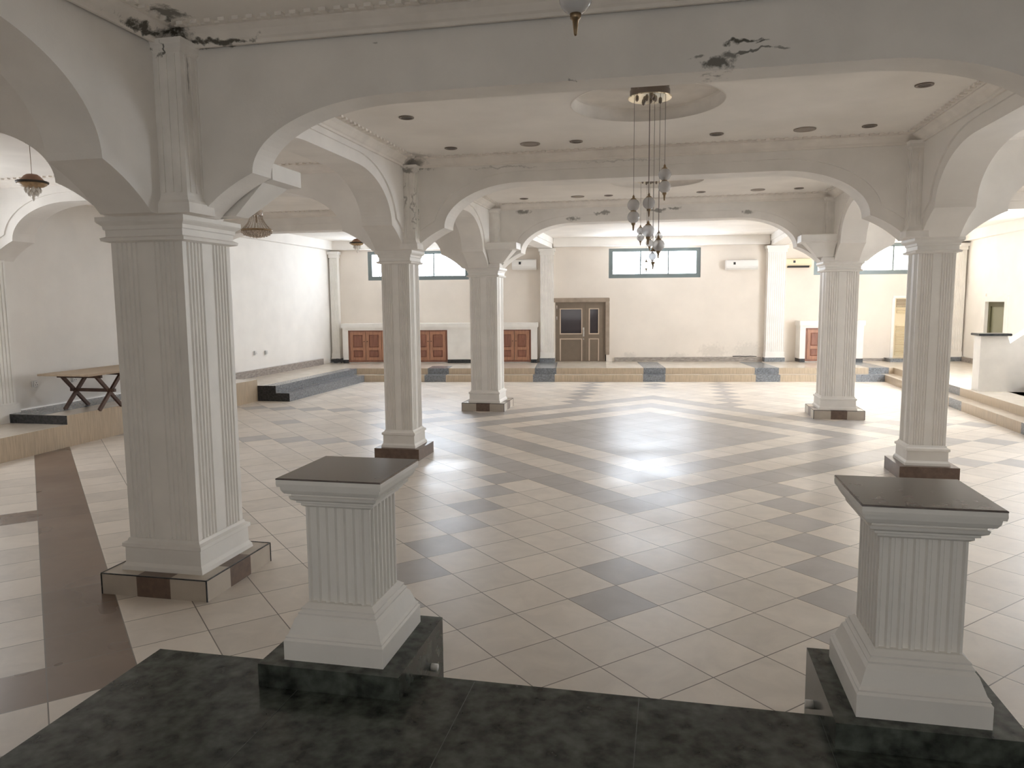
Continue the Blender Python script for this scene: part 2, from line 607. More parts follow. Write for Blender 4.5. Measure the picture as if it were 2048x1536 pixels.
def wall_grid(name, holes, u0, u1, z0, z1, tf, mat):
    us = sorted({u0, u1, *[h[0] for h in holes], *[h[1] for h in holes]})
    zs = sorted({z0, z1, *[h[2] for h in holes], *[h[3] for h in holes]})
    mb = MB()
    for a, b in zip(us, us[1:]):
        for c, d in zip(zs, zs[1:]):
            um, zm = (a + b) / 2, (c + d) / 2
            if any(h[0] < um < h[1] and h[2] < zm < h[3] for h in holes):
                continue
            for s in (0, wall_thk):
                mb.add([tf(a, c, s), tf(b, c, s), tf(b, d, s), tf(a, d, s)], [(0, 1, 2, 3)])
    for h in list(holes) + [(u0, u1, z0, z1)]:
        a, b, c, d = h
        for p, q in (((a, c), (b, c)), ((b, c), (b, d)), ((b, d), (a, d)), ((a, d), (a, c))):
            mb.add([tf(*p, 0), tf(*q, 0), tf(*q, wall_thk), tf(*p, wall_thk)], [(0, 1, 2, 3)])
    return mb.build(name, mat, kind='structure')


back_holes = [WIN['L'], WIN['C'], WIN['R'], DOORX, LOUV]
wall_grid('wall_back', back_holes, -10.3, 8.5, 0.0, 4.3, lambda u, z, s: wloc(u, z, -s), wall_back_m)
RDOOR = (20.55, 21.75, PZ, 2.02)
RIGHT_FILLW = [(15.1, 17.9, 1.3, 3.62), (8.55, 9.5, 1.5, 3.62)]  # openings added out of view to brighten the bays from the right
LEFT_FILLW = [(6.2, 9.0, 1.6, 3.6)]  # added out of view, weak fill from the left
wall_grid('wall_right', [RDOOR] + RIGHT_FILLW, REAR - 0.3, 23.6, 0.0, 4.3, lambda u, z, s: (WXR + s, u, z), plaster)
wall_grid('wall_left', LEFT_FILLW, REAR - 0.3, 21.2, 0.0, 4.3, lambda u, z, s: (WXL - s, u, z), plaster)
REAR_FILLW = [(-2.4, 2.2, 0.9, 3.4)]  # added behind the camera to fill the front faces
wall_grid('wall_rear', REAR_FILLW, WXL, WXR, 0.0, 4.3, lambda u, z, s: (u, REAR - s, z), plaster)

# ================================================================ ceiling with round trays
MED = [(-0.25, 2.64), (-0.25, 7.28), (-0.25, 11.92)]
cb_ = MB()


def rect_ring(x0, x1, y0, y1, c, r, n=48):
    w, d = x1 - x0, y1 - y0
    outer, inner = [], []
    for k in range(n):
        a = 2 * pi * k / n
        ca, sa = cos(a), sin(a)
        inner.append((c[0] + r * ca, c[1] + r * sa))
        t = 1e9
        if ca > 1e-9:
            t = min(t, (x1 - c[0]) / ca)
        if ca < -1e-9:
            t = min(t, (x0 - c[0]) / ca)
        if sa > 1e-9:
            t = min(t, (y1 - c[1]) / sa)
        if sa < -1e-9:
            t = min(t, (y0 - c[1]) / sa)
        outer.append((c[0] + t * ca, c[1] + t * sa))
    vs = [(x, y, CEIL) for x, y in outer] + [(x, y, CEIL) for x, y in inner]
    fs = [(k, (k + 1) % n, n + (k + 1) % n, n + k) for k in range(n)]
    for cx_, cy_ in ((x0, y0), (x1, y0), (x1, y1), (x0, y1)):   # fill the corner triangles
        ang = atan2(cy_ - c[1], cx_ - c[0]) % (2 * pi)
        k = int(ang / (2 * pi / n))
        vs.append((cx_, cy_, CEIL))
        fs.append((k, (k + 1) % n, len(vs) - 1))
    cb_.add(vs, fs)


CX0, CX1 = XL, XR
MR = 0.70
cb_.add([(WXL - .2, REAR - .2, CEIL), (CX0, REAR - .2, CEIL), (CX0, 24, CEIL), (WXL - .2, 24, CEIL)], [(0, 1, 2, 3)])
cb_.add([(CX1, REAR - .2, CEIL), (WXR + .2, REAR - .2, CEIL), (WXR + .2, 24, CEIL), (CX1, 24, CEIL)], [(0, 1, 2, 3)])
cb_.add([(CX0, REAR - .2, CEIL), (CX1, REAR - .2, CEIL), (CX1, 0.3, CEIL), (CX0, 0.3, CEIL)], [(0, 1, 2, 3)])
cb_.add([(CX0, Y3, CEIL), (CX1, Y3, CEIL), (CX1, 24, CEIL), (CX0, 24, CEIL)], [(0, 1, 2, 3)])
for (y0, y1), c in zip(((0.3, Y1), (Y1, Y2), (Y2, Y3)), MED):
    rect_ring(CX0, CX1, y0, y1, c, MR)
cb_.build('ceiling', ceil_m, kind='structure')
for n_, c in enumerate(MED):
    t_ = MB()
    t_.lathe([(MR + 0.015, CEIL - 0.002), (MR, CEIL - 0.006), (MR - 0.006, CEIL + 0.105)], c[0], c[1], 64, caps=False)
    t_.lathe([(MR - 0.006, CEIL + 0.105), (MR - 0.03, CEIL + 0.12), (0.001, CEIL + 0.12)], c[0], c[1], 64, 0, False, False)
    t_.build('trim_%d' % (n_ + 1), trim_m, kind='structure')

# ================================================================ arches
def prof(H, kx=0.42, kz=0.275, ex=1.45):
    pts = []
    for k in range(9):
        t = k / 8
        cxp, czp = kx * 0.44, kz * 0.66
        pts.append((2 * t * (1 - t) * cxp + t * t * kx, 2 * t * (1 - t) * czp + t * t * kz))
    a0 = 0.0
    for k in range(1, 23):
        a = (pi / 2) * k / 22
        pts.append((ex - (ex - kx) * cos(a), kz + (H - kz) * sin(a)))
    return pts


def offset_prof(pts, d):
    """the profile moved away from the opening by d (points that fall too close are dropped)"""
    out = []
    for k in range(len(pts) - 1):
        p, q = pts[k], pts[k + 1]
        tx, tz = q[0] - p[0], q[1] - p[1]
        L = hypot(tx, tz)
        for t in (0.25, 0.75):
            out.append((p[0] + tx * t - tz / L * d, p[1] + tz * t + tx / L * d))
    dense = []
    for k in range(len(pts) - 1):
        for t in (0, 0.25, 0.5, 0.75):
            dense.append((pts[k][0] + (pts[k + 1][0] - pts[k][0]) * t, pts[k][1] + (pts[k + 1][1] - pts[k][1]) * t))
    return [o for o in out if min(hypot(o[0] - p[0], o[1] - p[1]) for p in dense) > d * 0.985]


def arch_poly(a, b, da, db, za, zb, flat, end_a=True, end_b=True, ofs=0.0, top=CEIL - 0.002):
    """outline of a beam with arched haunches between supports a and b"""
    poly = []

    def hp(z):
        p = prof(flat - z)
        if ofs:
            p = offset_prof(p, ofs)
            p = [(x, min(zz, flat - z + ofs)) for x, zz in p]
            p = [q for q in p if q[0] > 0.03]
            p = [(0.03, max(p[0][1] - 0.1, 0.02))] + p
        return p
    if end_a:
        poly.append((a, za + (0.001 if ofs else 0)))
        poly += [(a + da + x, za + z) for x, z in hp(za)]
    else:
        poly.append((a, flat + ofs))
    if end_b:
        poly += [(b - db - x, zb + z) for x, z in hp(zb)][::-1]
        poly.append((b, zb + (0.001 if ofs else 0)))
    else:
        poly.append((b, flat + ofs))
    poly += [(b, top), (a, top)]
    return poly


def make_arch(name, axis, c, t, poly, poly2, mat, label, field=True):
    mb = MB()
    mb.prism(poly, axis, c - t / 2, c + t / 2)
    # raised field of the two faces; leaves a sunk band along the opening
    for s in (-1, 1) if field else ():
        a = c + s * t / 2
        b = a + s * 0.022
        mb.prism(poly2, axis, min(a, b), max(a, b))
    return tag(mb.build(name, mat), label, 'arch')


post_m = principled('weathered_post_plaster', WALLC, 0.75, spec=0.25, var=0.08, vscale=4)
add_stains(post_m, [((-3.39, 4.55, 3.77), (0.012, 0.2, 0.05), 0.8), ((-3.33, 4.55, 3.77), (0.012, 0.2, 0.05), 0.8), ((-3.19, 4.62, 3.62), (0.1, 0.02, 0.16), 0.5),
                    ((-3.32, 9.3, 3.78), (0.12, 0.2, 0.035), 0.6), ((-3.37, 9.3, 3.4), (0.014, 0.2, 0.3), 0.4), ((-3.25, 9.3, 3.3), (0.014, 0.2, 0.3), 0.4)])


def corner_post(parent, px, py, pw, z0, sx):
    """fluted post standing on the capital in the corner of a bay"""
    mb = MB()
    poly = [(px - pw / 2 + x, py - pw / 2 + y) for x, y in ((0, 0), (pw, 0), (pw, pw), (0, pw))]
    mb.prism(poly, 'z', z0 + 0.10, CEIL - 0.16)
    for k in range(3):
        o = -pw / 2 + pw * (0.22 + 0.28 * k)
        x, y = px + o, py + o
        mb.box(x - 0.012, x + 0.012, py - pw / 2 - 0.008, py - pw / 2 + 0.01, z0 + 0.14, CEIL - 0.18)
        e0 = px + sx * pw / 2
        mb.box(min(e0 - sx * .01, e0 + sx * .008), max(e0 - sx * .01, e0 + sx * .008), y - 0.012, y + 0.012, z0 + 0.14, CEIL - 0.18)
    mb.sq([(pw / 2 + 0.035, z0 + .001), (pw / 2 + 0.03, z0 + 0.07), (pw / 2 + 0.012, z0 + 0.09), (pw / 2, z0 + 0.12)], px, py)
    mb.sq([(pw / 2, CEIL - 0.17), (pw / 2 + 0.02, CEIL - 0.15), (pw / 2 + 0.02, CEIL - 0.12), (pw / 2 + 0.04, CEIL - 0.09)], px, py)
    mb.build('corner_post', post_m, parent)


POSTS = {1: [(-3.305, 4.66, 0.22, 1)], 2: [(-3.315, 9.33, 0.17, 1), (2.675, 9.33, 0.17, -1)], 3: [(-3.30, 13.96, 0.17, 1), (2.66, 13.96, 0.17, -1)]}
ZC = {1: 2.715, 2: 2.785, 3: 2.75}
FL = {1: 3.448, 2: 3.60, 3: 3.56}
DX = {1: 0.37, 2: 0.29, 3: 0.37}
ROWS = ((1, Y1, T1, arch_near), (2, Y2, T2, arch_mid), (3, Y3, T3, arch_far))
PLACE = {1: 'nearest row of columns', 2: 'second row of columns', 3: 'third row of columns'}
for k, y, t, mat in ROWS:
    for side, a, b in (('left', WXL, XL), ('middle', XL, XR), ('right', XR, WXR)):
        da = 0.0 if side == 'left' else DX[k]
        db = 0.0 if side == 'right' else DX[k]
        args = dict(a=max(a, WXL + .004), b=min(b, WXR - .004), da=da, db=db, za=ZC[k], zb=ZC[k], flat=FL[k])
        what = {'left': 'white plaster arch from left side wall to left column, %s',
                'middle': 'wide white plaster arch across the middle aisle, %s',
                'right': 'white plaster arch from right column to right side wall, %s'}[side] % PLACE[k]
        if k == 1 and side == 'middle':
            what = 'wide white plaster arch across the top of the picture with black mould patch'
        if k == 3 and side == 'middle':
            what = 'wide white plaster arch farthest back with speckled damp spots'
        ar = make_arch('plaster_arch', 'y', y, t, arch_poly(**args), arch_poly(ofs=0.13, **args), mat, what,
                  field=not (k == 1 and side == 'middle'))
        if side == 'middle':
            for px, py, pw, sx in POSTS[k]:
                corner_post(ar, px, py, pw, ZC[k], sx)
for xc, nm in ((XL, 'left'), (XR, 'right')):
    g_ = 0.0226
    spans = ((0.5, Y1 - T1 / 2 - g_, None, 1), (Y1 + T1 / 2 + g_, Y2 - T2 / 2 - g_, 1, 2), (Y2 + T2 / 2 + g_, Y3 - T3 / 2 - g_, 2, 3),
             (Y3 + T3 / 2 + g_, wallY(xc) - 0.05, 3, None))
    words = ('nearer than the first', 'between first and second', 'between second and third',
             'ending at far wall, beyond third of the')
    for (a, b, ka, kb), wd in zip(spans, words):
        la = DX[ka] - (T1 if ka == 1 else T2 if ka == 2 else T3) / 2 if ka else 0
        lb = DX[kb] - (T1 if kb == 1 else T2 if kb == 2 else T3) / 2 if kb else 0
        args = dict(a=a, b=b, da=la, db=lb, za=ZC.get(ka, 2.7), zb=ZC.get(kb, 2.7), flat=3.63, end_a=ka is not None, end_b=kb is not None)
        make_arch('plaster_arch', 'x', xc, TL, arch_poly(**args), arch_poly(ofs=0.13, **args), arch_mid if nm == 'left' else plaster,
                  'lengthwise white arch on %s side, %s columns' % (nm, wd), field=ka is not None)

# ---- cornices round each ceiling bay
trim_no = [3]


def cornice(x0, x1, y0, y1a, y1b=None, dent=True, drop=0.11, out=0.15, mat=None):
    """stepped cove round a bay; y1a / y1b let the far side slope"""
    y1b = y1a if y1b is None else y1b
    mb = MB()
    steps = [(0.0, CEIL - drop), (0.022, CEIL - drop), (0.03, CEIL - drop + 0.02), (0.05, CEIL - drop + 0.03), (0.085, CEIL - 0.045),
             (out - 0.03, CEIL - 0.022), (out - 0.03, CEIL - 0.012), (out, CEIL - 0.012), (out, CEIL + 0.001)]
    rings = []
    for o, z in steps:
        rings.append([(x0 + o, y0 + o, z), (x1 - o, y0 + o, z), (x1 - o, y1b - o, z), (x0 + o, y1a - o, z)])
    vs = [p for r in rings for p in r]
    fs = []
    for k in range(len(rings) - 1):
        for i in range(4):
            a, b = 4 * k + i, 4 * k + (i + 1) % 4
            fs.append((a, b, b + 4, a + 4))
    mb.add(vs, fs)
    if dent:
        o, w, g = out + 0.004, 0.045, 0.10
        x = x0 + o + 0.05
        while x < x1 - o - 0.05:
            mb.box(x, x + w, y0 + o, y0 + o + 0.05, CEIL - 0.022, CEIL)
            if y1a == y1b:
                mb.box(x, x + w, y1a - o - 0.05, y1a - o, CEIL - 0.022, CEIL)
            x += g
        y = y0 + o + 0.05
        while y < min(y1a, y1b) - o - 0.05:
            mb.box(x0 + o, x0 + o + 0.05, y, y + w, CEIL - 0.022, CEIL)
            mb.box(x1 - o - 0.05, x1 - o, y, y + w, CEIL - 0.022, CEIL)
            y += g
    trim_no[0] += 1
    mb.build('trim_%d' % trim_no[0], mat or trim_m, kind='structure')


trim_damp = principled('damp_cornice_plaster', (0.87, 0.82, 0.76), 0.8, spec=0.2, var=0.06, vscale=5)
add_stains(trim_damp, [((-3.3, 4.62, 3.90), (0.16, 0.16, 0.06), 0.95), ((-3.0, 4.66, 3.845), (0.34, 0.2, 0.018), 0.9), ((-3.36, 4.35, 3.86), (0.1, 0.3, 0.03), 0.9),
                       ((-3.1, 4.4, 3.93), (0.10, 0.10, 0.05), 0.8), ((-3.3, 9.3, 3.88), (0.25, 0.25, 0.06), 0.55)])
e = 0.0225
xi0, xi1 = XL + TL / 2 + e, XR - TL / 2 - e
xo0, xo1 = XL - TL / 2 - e, XR + TL / 2 + e
for ya, yb in ((REAR, Y1 - T1 / 2 - e), (Y1 + T1 / 2 + e, Y2 - T2 / 2 - e), (Y2 + T2 / 2 + e, Y3 - T3 / 2 - e)):
    cornice(xi0, xi1, ya, yb, mat=trim_damp if yb < Y2 else None)
    cornice(WXL, xo0, ya, yb)
    cornice(xo1, WXR, ya, yb)

# beams along the head of the outer walls beyond the third row
hb = MB()
for xa, xb in ((WXL, XL - TL / 2 - .03), (XL + TL / 2 + .03, XR - TL / 2 - .03), (XR + TL / 2 + .03, WXR)):
    pts = [wloc(xa, 0, 0.001), wloc(xb, 0, 0.001), wloc(xb, 0, 0.16), wloc(xa, 0, 0.16)]
    pts[2].x, pts[3].x = xb, xa
    hb.prism([(p.x, p.y) for p in pts], 'z', 3.67, CEIL + 0.02)
trim_no[0] += 1
hb.build('trim_%d' % trim_no[0], plaster, kind='structure')
hb = MB()
hb.box(WXL + 0.001, WXL + 0.14, Y3 + T3 / 2, 20.8, 3.67, CEIL + 0.02)
hb.box(WXR - 0.14, WXR - 0.001, Y3 + T3 / 2, 23.2, 3.67, CEIL + 0.02)
trim_no[0] += 1
hb.build('trim_%d' % trim_no[0], plaster, kind='structure')

# ================================================================ columns
def flute_side(h, groups, depth=0.012):
    """points along one side from -h to +h with sunk flutes"""
    pts = [(-h, 0)]
    for c0, n, pitch in groups:
        for k in range(n):
            x = c0 + k * pitch
            w = pitch * 0.36
            pts += [(x - w, 0), (x - w * 0.6, depth), (x + w * 0.6, depth), (x + w, 0)]
    return pts


def fluted_poly(h, groups, depth=0.012):
    side = flute_side(h, groups, depth)
    poly = []
    for q in range(4):
        a = q * pi / 2
        for x, d in side:
            lx, ly = x, -h + d
            poly.append((lx * cos(a) - ly * sin(a), lx * sin(a) + ly * cos(a)))
    return poly


def column(label, loc, ph, s, zcap_top, banded):
    """square fluted column on a tiled plinth"""
    t = thing('fluted_column', label, 'column', loc, group='fluted columns holding the arches')
    pz = 0.155
    mb = MB()
    c = ph * 0.32
    if banded:
        for q in range(4):
            a = q * pi / 2
            xs = [-ph, -c, c, ph]
            for k in range(3):
                vs = []
                for x, z in ((xs[k], 0), (xs[k + 1], 0), (xs[k + 1], pz), (xs[k], pz)):
                    vs.append((x * cos(a) + ph * sin(a), x * sin(a) - ph * cos(a), z))
                mb.add(vs, [(0, 1, 2, 3)], 1 if k == 1 else 0)
                vs = []
                for x, y in ((xs[k], -ph), (xs[k + 1], -ph), (xs[k + 1] if k < 2 else s, -s), (xs[k] if k else -s, -s)):
                    if k == 1:
                        y = y
                    vs.append((x * cos(a) - y * sin(a), x * sin(a) + y * cos(a), pz))
                mb.add(vs, [(0, 1, 2, 3)], 1 if k == 1 else 0)
        for sx, sy in ((-1, -1), (1, -1), (1, 1), (-1, 1)):     # dark tile trims on the upright corners
            mb.box(sx * ph - 0.004, sx * ph + 0.004, sy * ph - 0.004, sy * ph + 0.004, 0, pz, 2)
        for q in range(4):
            a = q * pi / 2
            p0 = (-ph * cos(a) + ph * sin(a), -ph * sin(a) - ph * cos(a), pz)
            p1 = (ph * cos(a) + ph * sin(a), ph * sin(a) - ph * cos(a), pz)
            mb.bar(p0, p1, 0.008, 0.008, 2)
        mb.build('plinth', [principled_c['plinth_light'], brown_tile, granite_blk], t)
    else:
        mb.sq([(ph, 0), (ph, pz)])
        mb.build('plinth', brown_tile if not banded else cream_tile, t)
    mb = MB()
    mb.sq([(s + 0.05, pz), (s + 0.045, pz + 0.03), (s + 0.028, pz + 0.055), (s + 0.026, pz + 0.165), (s + 0.042, pz + 0.175),
           (s + 0.04, pz + 0.20), (s + 0.014, pz + 0.215), (s + 0.006, pz + 0.235)])
    mb.build('base_moulding', sat_m, t)
    zt = zcap_top - 0.145
    g = [(-s * 0.80, 5, s * 0.135), (s * 0.26, 5, s * 0.135)]
    mb = MB()
    mb.prism(fluted_poly(s, g, 0.011 if s > 0.22 else 0.008), 'z', pz + 0.22, zt + 0.005)
    mb.build('shaft', sat_m, t)
    mb = MB()
    mb.sq([(s + 0.006, zt - 0.03), (s + 0.045, zt - 0.02), (s + 0.05, zt), (s + 0.022, zt + 0.012), (s + 0.022, zt + 0.055),
           (s + 0.032, zt + 0.06), (s + 0.036, zt + 0.085), (s + 0.06, zt + 0.105), (s + 0.066, zt + 0.115), (s + 0.066, zt + 0.145)])
    mb.build('capital', sat_m, t)
    return t


principled_c = {'plinth_light': principled('beige_plinth_tile', (0.50, 0.44, 0.37), 0.3, var=0.08, vscale=6)}
column('large fluted column at left front on cream and brown tiled plinth', (-3.62, 4.945, 0), 0.43, 0.285, ZC[1], True)
column('slim column left of the middle aisle on a plain brown plinth', (-3.58, 9.60, 0), 0.315, 0.195, ZC[2], False)
column('thick column at far left of the middle aisle beside the brown cupboards', (-3.54, 14.25, 0), 0.42, 0.27, ZC[3], True)
column('large column outside the right edge in line with left front column', (2.94, 4.945, 0), 0.43, 0.285, ZC[1], True)
column('slim grey looking column at right on a plain brown plinth', (2.95, 9.60, 0), 0.32, 0.195, ZC[2], False)
column('thick column at far right with bright left side on banded plinth', (2.90, 14.25, 0), 0.42, 0.27, ZC[3], True)

# corner corbels (plaster uplighter bowls in the bay corners)
def corbel(label, x, y, sx, sy, w=0.57, d=0.42):
    """quarter inverted pyramid in the corner at x, y; sx / sy point into the bay"""
    mb = MB()

    def ring(a, b, z):
        return [(0, 0, z), (sx * a, 0, z), (sx * a, sy * b, z), (0, sy * b, z)]
    prof_ = [(w * 0.46, d * 0.40, 2.83), (w * 0.86, d * 0.84, 3.06), (w, d, 3.075), (w, d, 3.19), (w * 0.96, d * 0.95, 3.20)]
    vs = [p for a, b, z in prof_ for p in ring(a, b, z)]
    fs = []
    for k in range(len(prof_) - 1):
        for i in range(4):
            a, b = 4 * k + i, 4 * k + (i + 1) % 4
            fs.append((a, b, b + 4, a + 4))
    fs += [(0, 1, 2, 3), (len(vs) - 4, len(vs) - 3, len(vs) - 2, len(vs) - 1)]
    mb.add(vs, fs)
    o = mb.build('plaster_corbel', sat_m)
    o.location = (x, y, 0)
    tag(o, label, 'bracket', 'plaster corner brackets')
    return o


corbel('white plaster corner bracket above the far left column of middle aisle', xi0, Y3 - T3 / 2 - e, 1, -1)
corbel('white plaster corner bracket above the far right column of middle aisle', xi1, Y3 - T3 / 2 - e, -1, -1)
corbel('white plaster corner bracket half hidden behind the nearest arch at left', xi0, Y1 + T1 / 2 + e, 1, 1).location.z = -0.09

# ================================================================ platforms and steps
def inlay_riser(mb, p, q, z0, z1, bands, out):
    """upright face from p to q split by distance bands [(d0, d1)] -> material 1 inside, 0 outside"""
    p, q = Vector(p), Vector(q)
    L = (q - p).length
    d = (q - p) / L
    cuts = sorted({0.0, L, *[min(max(v, 0), L) for b in bands for v in b]})
    for a, b in zip(cuts, cuts[1:]):
        if b - a < 1e-4:
            continue
        mid = (a + b) / 2
        mi = 1 if any(x0 < mid < x1 for x0, x1 in bands) else 0
        A, B = p + d * a, p + d * b
        mb.add([(A.x, A.y, z0), (B.x, B.y, z0), (B.x, B.y, z1), (A.x, A.y, z1)], [(0, 1, 2, 3)], mi)


XB = [(-6.42, -5.85), (-3.55, -2.98), (-0.70, -0.13), (2.15, 2.76), (4.62, 5.33)]
sec = hypot(1, SB)


def stepY(x, o=0.0):
    return SA + SB * x + o


def platform_level(name, z0, z1, xl, yl0, o, xr, yr0, xbands, rbands, inner):
    mb = MB()
    P0 = (xl, yl0)
    P1 = (xl, stepY(xl, o))
    P2 = (xr, stepY(xr, o))
    P3 = (xr, yr0)
    inlay_riser(mb, P0 + (0,), P1 + (0,), z0, z1, [(0, 99)] if inner is None else inner, 1)
    inlay_riser(mb, P1 + (0,), P2 + (0,), z0, z1, [((a - xl) * sec, (b - xl) * sec) for a, b in xbands], 1)
    inlay_riser(mb, P2 + (0,), P3 + (0,), z0, z1, [(P2[1] - b, P2[1] - a) for a, b in rbands], 1)
    inlay_riser(mb, (WXL + .01, yl0, 0), P0 + (0,), z0, z1, [(0, 99)], 1)
    top = [P0, P1, P2, P3, (WXR - .01, yr0), (WXR - .01, wallY(WXR - .01) - 0.01), (WXL + .01, wallY(WXL + .01) - 0.01), (WXL + .01, yl0)]
    mb.add([(x, y, z1) for x, y in top], [tuple(range(8))], 2)
    # thin inlaid stripes of dark tile on the tread, in line with the bands of the riser
    for a, b in xbands:
        ya = 0.27 if z1 < 0.2 else 1.9
        if z1 > 0.2 and a < -4:
            ya = 0.7
        q = [(a, stepY(a, o + 0.002)), (b, stepY(b, o + 0.002)), (b - ya * SB, stepY(b, o + ya)), (a - ya * SB, stepY(a, o + ya))]
        mb.prism(q, 'z', z1 + 0.0002, z1 + 0.0015, 3)
    # dark border along the left flight
    mb.prism([(xl - 0.001, yl0 + .001), (xl - 0.001, P1[1]), (xl - 0.30, P1[1]), (xl - 0.30, yl0 + .001)], 'z', z1 + 0.0002, z1 + 0.0014, 3)
    return mb.build(name, [cream_tile, granite_grey, cream_top, granite_grey], kind='structure')


platform_level('floor_lower_step', 0.0, 0.178, -8.04, 14.6, 0.0, 5.33, 2.0, XB, [(15.25, 15.9), (18.0, 18.5), (12.3, 12.8)], None)
platform_level('floor_platform', 0.178, PZ, -8.36, 14.6, 0.29, 5.62, 2.0, XB[:4] + [(5.0, 5.5)], [(16.2, 16.8), (18.9, 19.6)], None)
# dark end face of the left flight
sf = MB()
sf.add([(-8.79, 14.598, 0), (-8.04, 14.598, 0), (-8.04, 14.598, 0.178), (-8.36, 14.598, 0.178), (-8.36, 14.598, PZ), (-8.79, 14.598, PZ)], [tuple(range(6))])
sf.build('floor_step_end', granite_blk, kind='structure')
# left platform: low part near the camera and the raised part beside the table
pb = MB()
inlay_riser(pb, (-8.79, -3.4, 0), (-8.79, 9.35, 0), 0, PZ, [(4.0, 4.6)], 1)
pb.add([(-8.79, -3.4, PZ), (-8.79, 9.35, PZ), (WXL + .01, 9.35, PZ), (WXL + .01, -3.4, PZ)], [(0, 1, 2, 3)], 2)
AZ = 0.47
inlay_riser(pb, (-8.79, 9.35, 0), (-8.79, 14.59, 0), 0, AZ, [(1.62, 2.15), (3.6, 4.1)], 1)
pb.add([(-8.79, 9.35, PZ), (WXL + .01, 9.35, PZ), (WXL + .01, 9.35, AZ), (-8.79, 9.35, AZ)], [(0, 1, 2, 3)], 3)
pb.add([(-8.79, 14.59, 0), (WXL + .01, 14.59, 0), (WXL + .01, 14.59, AZ), (-8.79, 14.59, AZ)], [(0, 1, 2, 3)], 0)
pb.add([(-8.79, 9.35, AZ), (-8.79, 14.59, AZ), (WXL + .01, 14.59, AZ), (WXL + .01, 9.35, AZ)], [(0, 1, 2, 3)], 2)
pb.prism([(-9.2, 9.36), (WXL + .012, 9.36), (WXL + .012, 14.58), (-9.5, 14.58)], 'z', AZ + .0002, AZ + .0014, 1)
pb.build('floor_side_platform', [cream_tile, granite_grey, cream_top, granite_blk], kind='structure')

# skirtings
sk = MB()
a_, b_ = wloc(-1.80, 0, 0.0), wloc(7.9, 0, 0.0)


def wall_strip(mb, x0, x1, z0, z1, off0, off1, mi=0):
    q = [wloc(x0, 0, off0), wloc(x1, 0, off0), wloc(x1, 0, off1), wloc(x0, 0, off1)]
    mb.prism([(p.x, p.y) for p in q], 'z', z0, z1, mi)


wall_strip(sk, -1.62, 2.55, PZ, PZ + 0.125, 0.0, 0.05)
wall_strip(sk, 5.25, 6.0, PZ, PZ + 0.08, 0.0, 0.05)
sk.build('baseboard_back', skirt_tile, kind='structure')
sk = MB()
sk.box(WXL + .005, WXL + 0.10, 14.62, 20.0, PZ, PZ + 0.17)
sk.build('baseboard_left', skirt_tile, kind='structure')
sk = MB()
sk.box(WXR - 0.06, WXR - .005, 15.9, 20.4, PZ, PZ + 0.13)
sk.box(WXR - 0.06, WXR - .005, 21.9, 23.1, PZ, PZ + 0.13)
sk.build('baseboard_right', skirt_tile, kind='structure')

# ================================================================ foreground landing with granite steps
LZ = 0.588
lb = MB()
lb.prism([(2.75, 0.0), (2.75, LZ), (REAR + .02, LZ), (REAR + .02, 0.0)], 'x', -2.19, 4.6)
lb.build('floor_landing', granite, kind='structure')
lb = MB()
lb.prism([(2.752, 0.0), (3.35, 0.0), (3.35, 0.196), (3.05, 0.196), (3.05, 0.392), (2.752, 0.392)], 'x', -0.985, 0.55)
lb.build('floor_landing_steps', granite, kind='structure')
jt = MB()                                   # pale joint lines between the slabs
for x in (-1.42, -0.75, -0.1, 0.55, 1.2, 1.85):
    jt.box(x - 0.0015, x + 0.0015, -1.0, 2.74, LZ + 0.0001, LZ + 0.0008)
jt.build('floor_slab_joints', principled('slab_joint', (0.065, 0.075, 0.066), 0.4), kind='structure')


def pedestal(label, x0, x1, pipe_side):
    """stub column with a stone cap standing half on the landing edge; x0..x1 is its granite base"""
    bc = 0.5 * (x0 + x1)
    cx, cy = PEDX[label]
    t = thing('pedestal', label, 'pedestal', (cx, cy, 0), group='fluted pedestals at the head of the steps')
    mb = MB()
    prof_ = [(2.54, LZ + .001), (2.753, LZ + .001), (2.753, 0.0), (3.10, 0.0), (3.10, 0.682), (2.54, 0.682)]
    mb.prism([(y - cy, z) for y, z in prof_], 'x', x0 - cx, x1 - cx)
    b = mb.build('granite_base', granite, t)
    mb = MB()
    sx = 1 if pipe_side > 0 else -1
    px = (x1 if sx > 0 else x0) - cx
    mb.tube([(px - sx * 0.01, 2.93 - cy, 0.53), (px + sx * 0.028, 2.93 - cy, 0.53)], 0.017, 12)
    mb.build('pipe_stub', ac_white, b)
    Z0 = 0.682
    mb = MB()
    mb.sq([(0.21, Z0), (0.21, Z0 + 0.080), (0.203, Z0 + 0.088), (0.205, Z0 + 0.094), (0.196, Z0 + 0.104), (0.176, Z0 + 0.160), (0.165, Z0 + 0.172),
           (0.167, Z0 + 0.180), (0.156, Z0 + 0.190), (0.158, Z0 + 0.198), (0.146, Z0 + 0.208), (0.139, Z0 + 0.215)], asp=1.06)
    mb.build('base_moulding', sat_m, t)
    mb = MB()
    s = 0.137
    mb.prism(fluted_poly(s, [(-s * 0.84, 7, s * 0.28)], 0.011), 'z', Z0 + 0.205, 1.300)
    mb.build('shaft', sat_m, t)
    mb = MB()
    mb.sq([(0.139, 1.292), (0.150, 1.300), (0.150, 1.308), (0.163, 1.313), (0.163, 1.320), (0.180, 1.330), (0.184, 1.342), (0.176, 1.345),
           (0.176, 1.350), (0.196, 1.357), (0.205, 1.372), (0.207, 1.386)])
    mb.build('cap_moulding', sat_m, t)
    mb = MB()
    mb.sq([(0.207, 1.386), (0.216, 1.388), (0.218, 1.400), (0.217, 1.4165)], mi=0, caps=False)
    mb.sq([(0.2185, 1.4165), (0.2175, 1.421), (0.2150, 1.4225)], mi=1)
    mb.build('cap_slab', [sat_m, cap_stone], t)
    return t


